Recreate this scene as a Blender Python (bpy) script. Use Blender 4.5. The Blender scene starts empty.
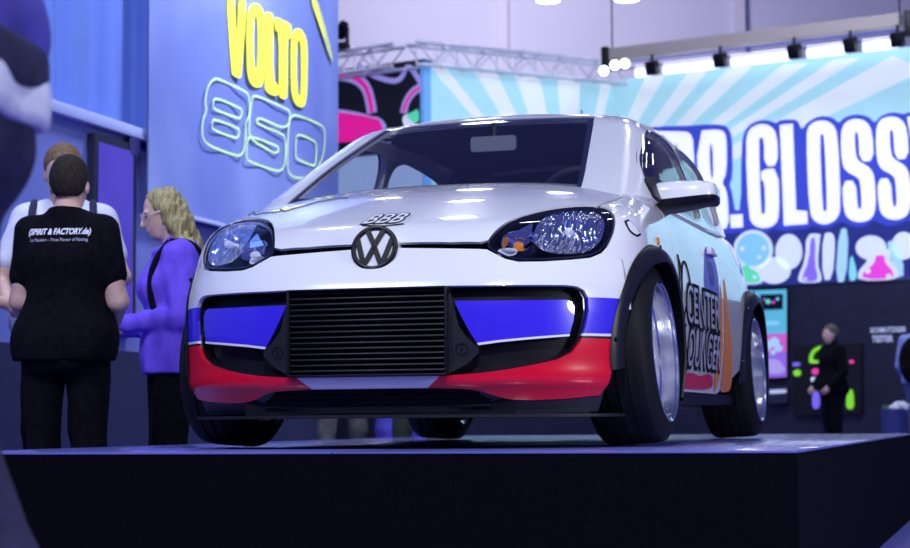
import bpy, bmesh, math, random
import numpy as np
from mathutils import Vector, Matrix
from mathutils.geometry import delaunay_2d_cdt

random.seed(7)
SC = bpy.context.scene
COL = SC.collection
PI = math.pi

# ------------------------------------------------------------------ materials
MATS = {}


def mat(name, col, rough=.5, metal=0., coat=0., emit=None, estr=0., spec=.5, trans=0., alpha=1., ior=1.45):
    if name in MATS:
        return MATS[name]
    m = bpy.data.materials.new(name)
    m.use_nodes = True
    b = m.node_tree.nodes['Principled BSDF']
    b.inputs['Base Color'].default_value = (*col, 1)
    b.inputs['Roughness'].default_value = rough
    b.inputs['Metallic'].default_value = metal
    b.inputs['Coat Weight'].default_value = coat
    b.inputs['Coat Roughness'].default_value = .03
    b.inputs['Specular IOR Level'].default_value = spec
    b.inputs['Transmission Weight'].default_value = trans
    b.inputs['IOR'].default_value = ior
    b.inputs['Alpha'].default_value = alpha
    if emit:
        b.inputs['Emission Color'].default_value = (*emit, 1)
        b.inputs['Emission Strength'].default_value = estr
    MATS[name] = m
    return m


def nt(m):
    t = m.node_tree
    return t, t.nodes, t.links, t.nodes['Principled BSDF']


def noise_var(m, col_a, col_b, scale=8., detail=4., coords='Object', stretch=(1, 1, 1), bump=0., bscale=None):
    """procedural variation of the base colour and an optional bump"""
    t, n, l, b = nt(m)
    tc = n.new('ShaderNodeTexCoord')
    mp = n.new('ShaderNodeMapping')
    mp.inputs['Scale'].default_value = stretch
    l.new(tc.outputs[coords], mp.inputs['Vector'])
    no = n.new('ShaderNodeTexNoise')
    no.inputs['Scale'].default_value = scale
    no.inputs['Detail'].default_value = detail
    l.new(mp.outputs[0], no.inputs['Vector'])
    cr = n.new('ShaderNodeValToRGB')
    cr.color_ramp.elements[0].position = .35
    cr.color_ramp.elements[1].position = .65
    cr.color_ramp.elements[0].color = (*col_a, 1)
    cr.color_ramp.elements[1].color = (*col_b, 1)
    l.new(no.outputs['Fac'], cr.inputs[0])
    l.new(cr.outputs[0], b.inputs['Base Color'])
    if bump:
        bp = n.new('ShaderNodeBump')
        bp.inputs['Strength'].default_value = bump
        bp.inputs['Distance'].default_value = .01
        if bscale:
            n2 = n.new('ShaderNodeTexNoise')
            n2.inputs['Scale'].default_value = bscale
            l.new(mp.outputs[0], n2.inputs['Vector'])
            l.new(n2.outputs['Fac'], bp.inputs['Height'])
        else:
            l.new(no.outputs['Fac'], bp.inputs['Height'])
        l.new(bp.outputs[0], b.inputs['Normal'])
    return m


# ------------------------------------------------------------------ scene graph helpers
def tag(o, label=None, cat=None, group=None, kind=None):
    if label: o['label'] = label
    if cat: o['category'] = cat
    if group: o['group'] = group
    if kind: o['kind'] = kind
    return o


def empty(name, loc=(0, 0, 0), rz=0., **k):
    o = bpy.data.objects.new(name, None)
    COL.objects.link(o)
    o.location = loc
    o.rotation_euler = (0, 0, rz)
    o.empty_display_size = .1
    return tag(o, **k)


def link(name, me, parent=None, **k):
    o = bpy.data.objects.new(name, me)
    COL.objects.link(o)
    if parent is not None:
        o.parent = parent
    return tag(o, **k)


def sharpen(me, ang=40):
    me.update()
    bm = bmesh.new()
    bm.from_mesh(me)
    for f in bm.faces: f.smooth = True
    lim = math.radians(ang)
    for e in bm.edges:
        if len(e.link_faces) == 2:
            e.smooth = e.calc_face_angle(0) < lim
        else:
            e.smooth = False
    bm.to_mesh(me)
    bm.free()


class MB:
    """collects geometry, links it as ONE mesh object"""

    def __init__(s):
        s.v = []; s.f = []; s.m = []

    def add(s, v, f, mi=0):
        n = len(s.v)
        s.v += [tuple(p) for p in v]
        s.f += [tuple(i + n for i in q) for q in f]
        s.m += [mi] * len(f)
        return s

    def box(s, c, d, rot=None, bev=0., mi=0):
        bm = bmesh.new()
        bmesh.ops.create_cube(bm, size=1)
        bmesh.ops.scale(bm, vec=d, verts=bm.verts)
        if bev:
            bmesh.ops.bevel(bm, geom=list(bm.edges), offset=bev, segments=2, affect='EDGES', profile=.5)
        M = Matrix.Translation(c)
        if rot is not None: M = M @ rot
        s.bm(bm, M, mi)
        return s

    def bm(s, bm, M=None, mi=0):
        if M is not None: bmesh.ops.transform(bm, matrix=M, verts=bm.verts)
        bm.verts.index_update()
        s.add([v.co[:] for v in bm.verts], [[v.index for v in f.verts] for f in bm.faces], mi)
        bm.free()

    def cyl(s, a, b, r, r2=None, n=16, mi=0, caps=True):
        a = Vector(a); b = Vector(b)
        r2 = r if r2 is None else r2
        d = (b - a).normalized()
        u = d.orthogonal().normalized(); w = d.cross(u)
        v = []
        for k in range(n):
            t = 2 * PI * k / n
            o = u * math.cos(t) + w * math.sin(t)
            v.append(a + o * r); v.append(b + o * r2)
        f = [(2 * k, 2 * ((k + 1) % n), 2 * ((k + 1) % n) + 1, 2 * k + 1) for k in range(n)]
        if caps:
            f.append([2 * k for k in range(n)][::-1]); f.append([2 * k + 1 for k in range(n)])
        return s.add(v, f, mi)

    def tube(s, pts, r, n=8, mi=0, closed=False):
        pts = [Vector(p) for p in pts]
        m = len(pts)
        v = []
        pu = None
        for i, p in enumerate(pts):
            if closed:
                d = (pts[(i + 1) % m] - pts[i - 1]).normalized()
            else:
                d = (pts[min(i + 1, m - 1)] - pts[max(i - 1, 0)]).normalized()
            u = d.orthogonal().normalized() if pu is None else (pu - d * pu.dot(d)).normalized()
            pu = u
            w = d.cross(u)
            rr = r[i] if isinstance(r, (list, tuple)) else r
            for k in range(n):
                t = 2 * PI * k / n
                v.append(p + (u * math.cos(t) + w * math.sin(t)) * rr)
        f = []
        for i in range(m if closed else m - 1):
            j = (i + 1) % m
            for k in range(n):
                f.append((i * n + k, i * n + (k + 1) % n, j * n + (k + 1) % n, j * n + k))
        if not closed:
            f.append([k for k in range(n)][::-1]); f.append([(m - 1) * n + k for k in range(n)])
        return s.add(v, f, mi)

    def lathe(s, prof, n=48, axis='z', M=None, mi=0, closed=False):
        """prof: (radius, height) pairs about the axis"""
        v = []; f = []
        m = len(prof)
        for k in range(n):
            t = 2 * PI * k / n
            for r, h in prof:
                p = Vector((r * math.cos(t), r * math.sin(t), h))
                if axis == 'x': p = Vector((h, r * math.cos(t), r * math.sin(t)))
                if axis == 'y': p = Vector((r * math.cos(t), h, r * math.sin(t)))
                v.append(M @ p if M is not None else p)
        for k in range(n):
            k2 = (k + 1) % n
            for i in range(m if closed else m - 1):
                j = (i + 1) % m
                f.append((k * m + i, k2 * m + i, k2 * m + j, k * m + j))
        return s.add(v, f, mi)

    def prism(s, poly, h0, h1, fn=None, mi=0):
        """2D outline extruded between two heights; fn maps (u,v,h) to xyz"""
        fn = fn or (lambda u, v, h: (u, v, h))
        n = len(poly)
        v = [fn(a, b, h0) for a, b in poly] + [fn(a, b, h1) for a, b in poly]
        f = [(i, (i + 1) % n, n + (i + 1) % n, n + i) for i in range(n)]
        s.add(v, f, mi)
        for hh, rev in ((h0, True), (h1, False)):
            vv, ff = cdt(poly)
            s.add([fn(a, b, hh) for a, b in vv], [q[::-1] if rev else q for q in ff], mi)
        return s

    def build(s, name, m, parent=None, sharp=40, M=None, **k):
        me = bpy.data.meshes.new(name)
        me.from_pydata(s.v, [], s.f)
        ms = m if isinstance(m, (list, tuple)) else [m]
        for q in ms: me.materials.append(q)
        if len(ms) > 1:
            me.polygons.foreach_set('material_index', s.m)
        bm = bmesh.new(); bm.from_mesh(me)
        bmesh.ops.remove_doubles(bm, verts=bm.verts, dist=1e-5)
        bmesh.ops.recalc_face_normals(bm, faces=bm.faces)
        if M is not None: bmesh.ops.transform(bm, matrix=M, verts=bm.verts)
        bm.to_mesh(me); bm.free()
        sharpen(me, sharp)
        return link(name, me, parent, **k)


# ------------------------------------------------------------------ 2D tools
def inpoly(P, poly):
    P = np.asarray(P, float); q = np.asarray(poly, float)
    x, y = P[:, 0], P[:, 1]
    r = np.zeros(len(P), bool)
    j = len(q) - 1
    for i in range(len(q)):
        xi, yi = q[i]; xj, yj = q[j]
        c = ((yi > y) != (yj > y))
        with np.errstate(divide='ignore', invalid='ignore'):
            r ^= c & (x < (xj - xi) * (y - yi) / (yj - yi + 1e-30) + xi)
        j = i
    return r


def dens(poly, step, closed=True):
    o = []
    n = len(poly)
    for i in range(n if closed else n - 1):
        a = np.array(poly[i], float); b = np.array(poly[(i + 1) % n], float)
        k = max(1, int(np.ceil(np.linalg.norm(b - a) / step)))
        for t in range(k): o.append(tuple(a + (b - a) * t / k))
    if not closed: o.append(tuple(poly[-1]))
    return o


def smooth_loop(poly, it=2, closed=True):
    """Chaikin corner cutting"""
    p = [np.array(q, float) for q in poly]
    for _ in range(it):
        o = []
        n = len(p)
        if not closed: o.append(p[0])
        for i in range(n if closed else n - 1):
            a, b = p[i], p[(i + 1) % n]
            o += [a * .75 + b * .25, a * .25 + b * .75]
        if not closed: o.append(p[-1])
        p = o
    return [tuple(q) for q in p]


def rrect(x0, y0, x1, y1, r, n=5):
    o = []
    for cx, cy, a in ((x1 - r, y1 - r, 0), (x0 + r, y1 - r, 90), (x0 + r, y0 + r, 180), (x1 - r, y0 + r, 270)):
        for k in range(n + 1):
            t = math.radians(a + 90 * k / n)
            o.append((cx + r * math.cos(t), cy + r * math.sin(t)))
    return o


def cdt(poly, holes=(), grid=None):
    loops = [list(map(tuple, poly))] + [list(map(tuple, h)) for h in holes]
    V = []; E = []
    for lp in loops:
        n0 = len(V); n = len(lp)
        V += lp
        E += [(n0 + i, n0 + (i + 1) % n) for i in range(n)]
    if grid:
        a = np.array(loops[0]); lo = a.min(0); hi = a.max(0)
        gx, gy = (grid, grid) if np.isscalar(grid) else grid
        X, Y = np.meshgrid(np.arange(lo[0] + gx * .5, hi[0], gx), np.arange(lo[1] + gy * .5, hi[1], gy))
        G = np.stack([X.ravel(), Y.ravel()], 1)
        if len(G):
            k = inpoly(G, loops[0])
            for h in loops[1:]: k &= ~inpoly(G, h)
            B = np.concatenate([np.array(q) for q in loops])
            G = G[k]
            if len(G):
                sc = np.array([gx, gy])
                d = np.full(len(G), 9e9)
                for c in range(0, len(B), 64):
                    dd = np.linalg.norm((G[:, None] - B[None, c:c + 64]) / sc, axis=2).min(1)
                    d = np.minimum(d, dd)
                G = G[d > .45]
                V += [tuple(g) for g in G]
    ov, oe, of, *_ = delaunay_2d_cdt([Vector(v) for v in V], E, [], 0, 1e-7)
    ov = [tuple(v) for v in ov]
    of = [tuple(f) for f in of]
    if not of: return ov, of
    A = np.array(ov)
    C = np.array([A[list(f)].mean(0) for f in of])
    k = inpoly(C, loops[0])
    for h in loops[1:]: k &= ~inpoly(C, h)
    out = []
    for f, q in zip(of, k):
        if q:
            p = A[list(f)]
            ar = 0.
            for i in range(len(f)):
                j = (i + 1) % len(f)
                ar += p[i, 0] * p[j, 1] - p[j, 0] * p[i, 1]
            out.append(f if ar > 0 else f[::-1])
    return ov, out


# ------------------------------------------------------------------ camera (the photographer's position)
FPX = 1892.1
CAM = np.array([1.9698, -6.2606, .0858])
YAW, PIT, ROL = -.29078, .07774, -.00722
FW = np.array([math.sin(YAW) * math.cos(PIT), math.cos(YAW) * math.cos(PIT), math.sin(PIT)])
RT = np.cross(FW, [0, 0, 1]); RT /= np.linalg.norm(RT)
UP = np.cross(RT, FW)
RT, UP = math.cos(ROL) * RT + math.sin(ROL) * UP, -math.sin(ROL) * RT + math.cos(ROL) * UP
FH = np.array([math.sin(YAW), math.cos(YAW), 0.]); RH = np.array([math.cos(YAW), -math.sin(YAW), 0.])


def rays(px):
    px = np.atleast_2d(np.asarray(px, float))
    return FW + RT * ((px[:, :1] - 455) / FPX) - UP * ((px[:, 1:2] - 274) / FPX)


def on_plane(px, ax, val):
    d = rays(px)
    i = 'xyz'.index(ax)
    t = (val - CAM[i]) / d[:, i]
    return CAM + d * t[:, None]


def hz(lat, fwd, z=0.):
    """a place from metres right of / ahead of the photographer"""
    p = CAM + RH * lat + FH * fwd
    return np.array([p[0], p[1], z])


cd = bpy.data.cameras.new('camera')
cam = bpy.data.objects.new('camera', cd)
COL.objects.link(cam)
cd.sensor_width = 36.
cd.lens = FPX * 36. / 910.
cd.clip_end = 300
Mx = Matrix(((RT[0], UP[0], -FW[0], CAM[0]), (RT[1], UP[1], -FW[1], CAM[1]), (RT[2], UP[2], -FW[2], CAM[2]), (0, 0, 0, 1)))
cam.matrix_world = Mx
cd.dof.use_dof = True
cd.dof.focus_distance = 5.9
cd.dof.aperture_fstop = 5.
SC.camera = cam
FLOOR_Z = -.46

# ------------------------------------------------------------------ car body as smooth implicit solids
def spl(xs, ys):
    """natural-looking monotone cubic through points"""
    xs = np.array(xs, float); ys = np.array(ys, float)
    h = np.diff(xs); d = np.diff(ys) / h
    m = np.zeros(len(xs))
    m[0] = d[0]; m[-1] = d[-1]
    for i in range(1, len(xs) - 1):
        m[i] = 0 if d[i - 1] * d[i] <= 0 else 2 * d[i - 1] * d[i] / (d[i - 1] + d[i])

    def f(x):
        x = np.asarray(x, float)
        i = np.clip(np.searchsorted(xs, x) - 1, 0, len(xs) - 2)
        t = (x - xs[i]) / h[i]
        tc = np.clip(t, 0, 1)
        y = (ys[i] * (1 + 2 * tc) * (1 - tc) ** 2 + m[i] * h[i] * tc * (1 - tc) ** 2
             + ys[i + 1] * tc * tc * (3 - 2 * tc) + m[i + 1] * h[i] * tc * tc * (tc - 1))
        y = y + np.where(t < 0, t * h[i] * m[0], 0) + np.where(t > 1, (t - 1) * h[i] * m[-1], 0)
        return y
    return f


def smax(a, b, k):
    h = np.clip(k - np.abs(a - b), 0, None) / k
    return np.maximum(a, b) + h * h * k * .25


YFf = spl([.08, .14, .175, .200, .222, .26, .34, .42, .50, .55, .60, .64, .68, .74, .82, 1.],
          [-.555, -.588, -.612, -.638, -.649, -.647, -.650, -.648, -.636, -.612, -.582, -.560, -.540, -.512, -.47, -.37])
ZCf = spl([-.7, -.6, -.55, -.5, -.4, -.3, -.2, -.1, 0, .1, .2, .3, .5, 1., 2., 3.],
          [.60, .662, .688, .710, .752, .791, .826, .857, .884, .909, .932, .948, .965, .975, .99, 1.0])
Wf = spl([.08, .15, .2, .3, .42, .55, .65, .74, .80, .86, .92, 1.0], [.70, .745, .765, .785, .795, .796, .790, .775, .757, .734, .70, .64])
YRf = spl([.1, .25, .5, .8, 1.0], [2.82, 2.90, 2.94, 2.90, 2.84])


def FB(P):
    x, y, z = P[..., 0], P[..., 1], P[..., 2]
    ax = np.abs(x)
    cv = .86 * ax ** 3.84
    f1 = (YFf(z) + cv - y) / np.sqrt(1.15 + (3.3 * ax ** 2.84) ** 2)
    f3 = (z - ZCf(y) + .045 * (ax / .62) ** 2.6) * .93
    rt = np.clip(y - 2.0, 0, None)
    f2 = ax - Wf(z) + .10 * rt ** 2
    f4 = .10 - z
    f5 = y - YRf(z) + .25 * ax ** 3
    a = smax(f1, f3, .075)
    a = smax(a, f2, .065)
    a = smax(a, f5, .15)
    return np.maximum(a, f4)


YWf = spl([.80, .93, 1.0, 1.1, 1.2, 1.293, 1.4], [-.05, .21, .35, .55, .75, .935, 1.15])
WGf = spl([.80, .86, .95, 1.05, 1.15, 1.22, 1.29, 1.4], [.755, .742, .715, .682, .645, .618, .585, .52])
ZRf = spl([.5, .9, 1.2, 1.6, 2.1, 2.6, 3.], [1.25, 1.303, 1.328, 1.348, 1.345, 1.315, 1.27])
YGf = spl([.8, 1.0, 1.15, 1.3, 1.4], [2.92, 2.84, 2.72, 2.57, 2.45])


def FG(P):
    x, y, z = P[..., 0], P[..., 1], P[..., 2]
    ax = np.abs(x)
    g1 = (YWf(z) + .03 * (ax / .6) ** 2 - y) * .45
    rt = np.clip(y - 1.6, 0, None)
    g2 = ax - WGf(z) + .07 * rt ** 2
    g3 = (z - ZRf(y) + .035 * (ax / .5) ** 2) * .97
    g5 = (y - YGf(z) + .3 * ax ** 3) * .9
    a = smax(g1, g3, .035)
    a = smax(a, g2, .12)
    a = smax(a, g5, .12)
    return np.maximum(a, .70 - z)


def bis(F, A, B, it=40):
    """surface point between inside points A and outside points B"""
    A = np.array(A, float); B = np.array(B, float)
    for _ in range(it):
        M_ = (A + B) / 2
        ins = (F(M_) < 0)[..., None]
        A = np.where(ins, M_, A); B = np.where(ins, B, M_)
    return (A + B) / 2


def grad(F, P, e=2e-3):
    g = np.stack([(F(P + np.eye(3)[i] * e) - F(P - np.eye(3)[i] * e)) for i in range(3)], -1)
    return g / (np.linalg.norm(g, axis=-1, keepdims=True) + 1e-12)


YA = .55


class Proj:
    def __init__(s, kind, F):
        s.k = kind; s.F = F

    def to2(s, P):
        P = np.asarray(P, float)
        if s.k == 'cyl': return np.stack([.8 * np.arctan2(P[:, 0], YA - P[:, 1]), P[:, 2]], 1)
        if s.k == 'side': return P[:, 1:3]
        if s.k == 'top': return P[:, 0:2]
        if s.k == 'front': return P[:, [0, 2]]

    def to3(s, Q):
        Q = np.asarray(Q, float); n = len(Q); o = np.zeros(n)
        if s.k == 'cyl':
            a = Q[:, 0] / .8
            A = np.stack([o, o + YA, Q[:, 1]], 1)
            return bis(s.F, A, A + np.stack([np.sin(a), -np.cos(a), o], 1) * 3)
        if s.k == 'side':
            A = np.stack([o, Q[:, 0], Q[:, 1]], 1)
            return bis(s.F, A, A + [1.3, 0, 0])
        if s.k == 'top':
            A = np.stack([Q[:, 0], Q[:, 1], o + (.3 if s.F is FB else 1.0)], 1)
            return bis(s.F, A, A + [0, 0, 1.2])
        if s.k == 'front':
            A = np.stack([Q[:, 0], o + (.5 if s.F is FB else 1.5), Q[:, 1]], 1)
            return bis(s.F, A, A - [0, 2.5, 0])


def trace(px, F=None):
    """outline seen from the photographer's place -> points on the body surface"""
    F = F or FB
    d = rays(px)
    T = np.arange(4.6, 10.2, .01)
    P = CAM + d[:, None, :] * T[None, :, None]
    f = F(P)
    hit = f < 0
    ok = hit.any(1)
    i = np.where(ok, hit.argmax(1), np.abs(f).argmin(1))
    i = np.clip(i, 1, None)
    A = CAM + d * T[i][:, None]; B = CAM + d * T[i - 1][:, None]
    R = bis(F, A, B)
    near = CAM + d * T[i][:, None]
    return np.where(ok[:, None], R, near)


def sheet(name, V3, faces, F, off, th, m, parent, mirror=False, **k):
    """surface sheet with real thickness and exact smooth normals"""
    V3 = np.asarray(V3, float)
    N = grad(F, V3)
    O = V3 + N * off
    v = [O]; nr = [N]; f = [tuple(q) for q in faces]
    n = len(O)
    if th:
        v.append(O - N * th); nr.append(-N)
        f += [tuple(i + n for i in q[::-1]) for q in faces]
        E_ = set()
        for q in faces:
            for i in range(len(q)): E_.add((q[i], q[(i + 1) % len(q)]))
        c = 2 * n
        for (a, b) in sorted(E_):
            if (b, a) in E_: continue
            Q = np.array([O[b], O[a], O[a] - N[a] * th, O[b] - N[b] * th])
            fn = np.cross(Q[1] - Q[0], Q[2] - Q[1]); fn /= np.linalg.norm(fn) + 1e-12
            v.append(Q); nr.append(np.repeat(fn[None], 4, 0)); f.append((c, c + 1, c + 2, c + 3)); c += 4
    v = np.concatenate(v); nr = np.concatenate(nr)
    if mirror:
        v = v * [-1, 1, 1]; nr = nr * [-1, 1, 1]; f = [q[::-1] for q in f]
    me = bpy.data.meshes.new(name)
    me.from_pydata(v.tolist(), [], f)
    me.materials.append(m)
    me.polygons.foreach_set('use_smooth', [True] * len(me.polygons))
    me.update()
    me.normals_split_custom_set_from_vertices(nr.tolist())
    return link(name, me, parent, **k)


def patch(name, loop, proj, m, parent, holes=(), th=.012, off=0., grid=.03, mirror=False, step=.02, raw2d=False, sharp=45, **k):
    """sheet-metal panel: an outline on the body surface with real thickness.
    loop/holes: 3D points on the surface (or 2D in the projection when raw2d)"""
    t2 = (lambda L: [tuple(q) for q in np.asarray(L, float)]) if raw2d else (lambda L: [tuple(q) for q in proj.to2(np.asarray(L))])
    lp = dens(t2(loop), step)
    hs = [dens(t2(h), step) for h in holes]
    v2, f2 = cdt(lp, hs, grid)
    V3 = proj.to3(np.array(v2))
    return sheet(name, V3, f2, proj.F, off, th, m, parent, mirror, **k)


cylB, sideB, topB, frontB = (Proj(q, FB) for q in ('cyl', 'side', 'top', 'front'))
sideG, topG, frontG = (Proj(q, FG) for q in ('side', 'top', 'front'))

# paint with its printed livery bands (white / blue / white line / red), laid out on the car by height
paint = mat('white_car_paint', (.80, .80, .82), .22, coat=1.)


def livery():
    m = mat('livery_paint', (.8, .8, .82), .22, coat=.55)
    t, n, l, b = nt(m)
    tc = n.new('ShaderNodeTexCoord'); sp = n.new('ShaderNodeSeparateXYZ')
    l.new(tc.outputs['Object'], sp.inputs[0])

    def mth(op, a, c):
        q = n.new('ShaderNodeMath'); q.operation = op
        for i, s_ in enumerate((a, c)):
            if s_ is None: continue
            if isinstance(s_, (int, float)): q.inputs[i].default_value = s_
            else: l.new(s_, q.inputs[i])
        return q.outputs[0]
    z = sp.outputs['Z']; ax = mth('ABSOLUTE', sp.outputs['X'], None)

    def mix(fac, a, c):
        q = n.new('ShaderNodeMix'); q.data_type = 'RGBA'
        l.new(fac, q.inputs[0])
        for i, s_ in ((6, a), (7, c)):
            if isinstance(s_, tuple): q.inputs[i].default_value = (*s_, 1)
            else: l.new(s_, q.inputs[i])
        return q.outputs[2]
    W_ = (.80, .80, .82)
    c = mix(mth('GREATER_THAN', z, .472), (.045, .022, .72), W_)
    c = mix(mth('GREATER_THAN', z, .358), W_, c)
    c = mix(mth('GREATER_THAN', z, .350), (.01, .01, .012), c)
    c = mix(mth('GREATER_THAN', z, .342), (.72, .003, .025), c)
    # centre section of the chin stays white between two slanted cuts
    lim = mth('ADD', mth('MULTIPLY', mth('SUBTRACT', z, .227), 1.25), .238)
    cen = mth('MULTIPLY', mth('LESS_THAN', ax, lim), mth('LESS_THAN', z, .33))
    c = mix(cen, c, W_)
    l.new(c, b.inputs['Base Color'])
    return m


liv = livery()
blackp = mat('black_plastic', (.004, .004, .006), .45, spec=.3)
gloss_black = mat('gloss_black', (.006, .006, .008), .08, coat=.6)
meshblk = mat('black_mesh', (.01, .01, .012), .5)
greyp = mat('dark_grey_plastic', (.012, .012, .018), .5, spec=.35)
chrome = mat('polished_chrome', (.86, .87, .9), .06, 1.)
chrome_d = mat('dark_chrome', (.05, .05, .06), .15, .8)
rubber = mat('tyre_rubber', (.005, .005, .007), .65, spec=.3)
glass_d = mat('tinted_glass', (.42, .47, .52), .0, trans=1., ior=1.08, spec=.6)
bluep = mat('blue_livery_paint', (.045, .022, .72), .25, coat=1.)
whitel = mat('white_line_paint', (.8, .8, .82), .3)
sticker_blk = mat('black_vinyl', (.003, .003, .005), .6, spec=.12)
amber = mat('amber_plastic', (.75, .22, .02), .25)
interior = mat('dark_interior', (.012, .012, .014), .7)
seatm = noise_var(mat('seat_fabric', (.02, .02, .022), .85), (.012, .012, .014), (.03, .03, .034), 60)


def thin_glass(name, tint, rough=0., ior=1.5, fac_scale=1.):
    """window glass: lets light straight through, tinted, mirrors by Fresnel"""
    m = bpy.data.materials.new(name); m.use_nodes = True
    t = m.node_tree; n = t.nodes; l = t.links
    n.remove(n['Principled BSDF'])
    tr = n.new('ShaderNodeBsdfTransparent'); tr.inputs[0].default_value = (*tint, 1)
    gl = n.new('ShaderNodeBsdfGlossy'); gl.inputs['Roughness'].default_value = rough
    fr = n.new('ShaderNodeFresnel')
    ge = n.new('ShaderNodeNewGeometry'); mr = n.new('ShaderNodeMapRange')     # a thin pane reflects alike from both faces
    mr.inputs['To Min'].default_value = ior; mr.inputs['To Max'].default_value = 1 / ior
    l.new(ge.outputs['Backfacing'], mr.inputs['Value']); l.new(mr.outputs[0], fr.inputs[0])
    mx = n.new('ShaderNodeMixShader')
    l.new(fr.outputs[0], mx.inputs[0]); l.new(tr.outputs[0], mx.inputs[1]); l.new(gl.outputs[0], mx.inputs[2])
    l.new(mx.outputs[0], n['Material Output'].inputs[0])
    return m


win_glass = thin_glass('window_glass', (.93, .95, .98))
lens_glass = thin_glass('headlight_lens_glass', (.93, .95, 1.), ior=1.35)

car = empty('hatchback_car', (0, 0, 0), label='white two-door hatchback with blue and red nose and black flares, standing on the display platform', cat='car')


def mir(P):
    P = np.array(P, float); P[:, 0] *= -1
    return P


# ---- traced outlines (car's left half; the right half mirrors it)
HL = [(487, 246.6), (490, 240), (498.2, 231), (511, 222), (525.6, 216.5), (543.9, 211.8), (562, 208.8), (580.4, 207.2), (596.8, 207.7), (606, 209.7),
      (611.5, 214.5), (613.4, 222), (611.8, 232), (606, 243.8), (598.6, 251), (589.5, 255.2), (571.2, 257.4), (543.9, 259), (518.3, 259.3), (505.5, 256.6), (494.6, 251)]
HL3 = trace(HL)
GR = [(430, 286), (481, 285.3), (532, 284.8), (566, 285), (577, 286.3), (584, 290), (588, 296.8), (588.8, 311), (585.8, 326), (581, 341), (573, 352), (557.7, 359.4), (532, 365), (506.6, 369.6),
      (481, 373), (445, 375.8)]
GR3 = trace(GR)
zt = GR3[0, 2]; zbm = GR3[-1, 2]
GR3full = np.concatenate([GR3, mir(GR3[::-1])])
RB = [(430, 388), (477, 389.3), (496, 396.5), (517, 400.5), (564, 399), (602, 394.7)]
RB3 = trace(smooth_loop(RB, 2, False))
RB3[-1] = [.72, -.395, RB3[-1, 2]]
# flare/bumper seam and hood edge
HE = [(405, 242.5), (450, 242.2), (480, 242), (488, 240), (496.5, 229.2), (510, 220), (525, 214.3), (543, 209.5), (562, 206.5), (580, 204.8), (598, 205.2), (622, 196)]
HE3 = trace(HE)

# ---------------------------------------------------------------- body panels
HR = [(.60, .42), (.40, .36), (.2, .335), (0, .325)]          # rear hood line in plan, hidden beyond the crown
HRp = topB.to3(np.array(HR))
half = np.concatenate([HE3, HRp])
hood_loop = np.concatenate([half, mir(half[::-1])])
# notch for the badge: the hood edge rises around it
hood = patch('hood', hood_loop, topB, paint, car, grid=.03, th=.010)

# bumper: below the hood gap, around the headlights, round to the flares, down to the chin
g0 = trace([(405, 248.5), (450, 248.5), (480, 249)])
lowHL = trace([(487, 249.5), (494.6, 253.5), (505.5, 259), (518.3, 261.8), (543.9, 261.5), (571.2, 259.8), (590.5, 257.8), (600.5, 253.6)])
seam = cylB.to3(cylB.to2(np.array([[.745, -.30, .60], [.75, -.31, .50], [.74, -.33, .40], [.73, -.37, .30], [.72, -.40, .20]])))
top_c = trace([(376, 249)]); zc0 = .650
bh = np.concatenate([frontB.to3(np.array([(0., zc0 - .011), (.06, zc0 - .011)])), g0[1:], lowHL, seam, RB3[::-1][1:]])
RBm = frontB.to3(np.array([(0., RB3[0, 2])]))
bh = np.concatenate([bh, RBm])
bum_loop = np.concatenate([bh, mir(bh[::-1])[1:-1]])
patch('front_bumper', bum_loop, cylB, liv, car, holes=[GR3full], grid=.028, th=.022)

# grille opening: dark pressed mesh behind it, its black surround, fog lamp covers, brackets, slatted core
GRin = frontB.to3(np.array(GR3full)[:, [0, 2]])


def grow(L, d):
    L = np.array(L, float); c = L.mean(0)
    return c + (L - c) * (1 + d)


def hexmesh():
    m = mat('black_honeycomb', (.006, .006, .009), .5, spec=.2)
    t, n, l, b = nt(m)
    tc = n.new('ShaderNodeTexCoord'); mp = n.new('ShaderNodeMapping')
    mp.inputs['Scale'].default_value = (70, 0.001, 95)
    l.new(tc.outputs['Object'], mp.inputs[0])
    vo = n.new('ShaderNodeTexVoronoi'); vo.feature = 'DISTANCE_TO_EDGE'; vo.inputs['Randomness'].default_value = .35
    l.new(mp.outputs[0], vo.inputs['Vector'])
    cr = n.new('ShaderNodeValToRGB')
    cr.color_ramp.elements[0].position = .06; cr.color_ramp.elements[0].color = (.014, .014, .02, 1)
    cr.color_ramp.elements[1].position = .16; cr.color_ramp.elements[1].color = (.003, .003, .004, 1)
    l.new(vo.outputs['Distance'], cr.inputs[0]); l.new(cr.outputs[0], b.inputs['Base Color'])
    return m


patch('grille_mesh', grow(GR3full, .02), frontB, hexmesh(), car, off=-.045, th=.01, grid=.04)
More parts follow.
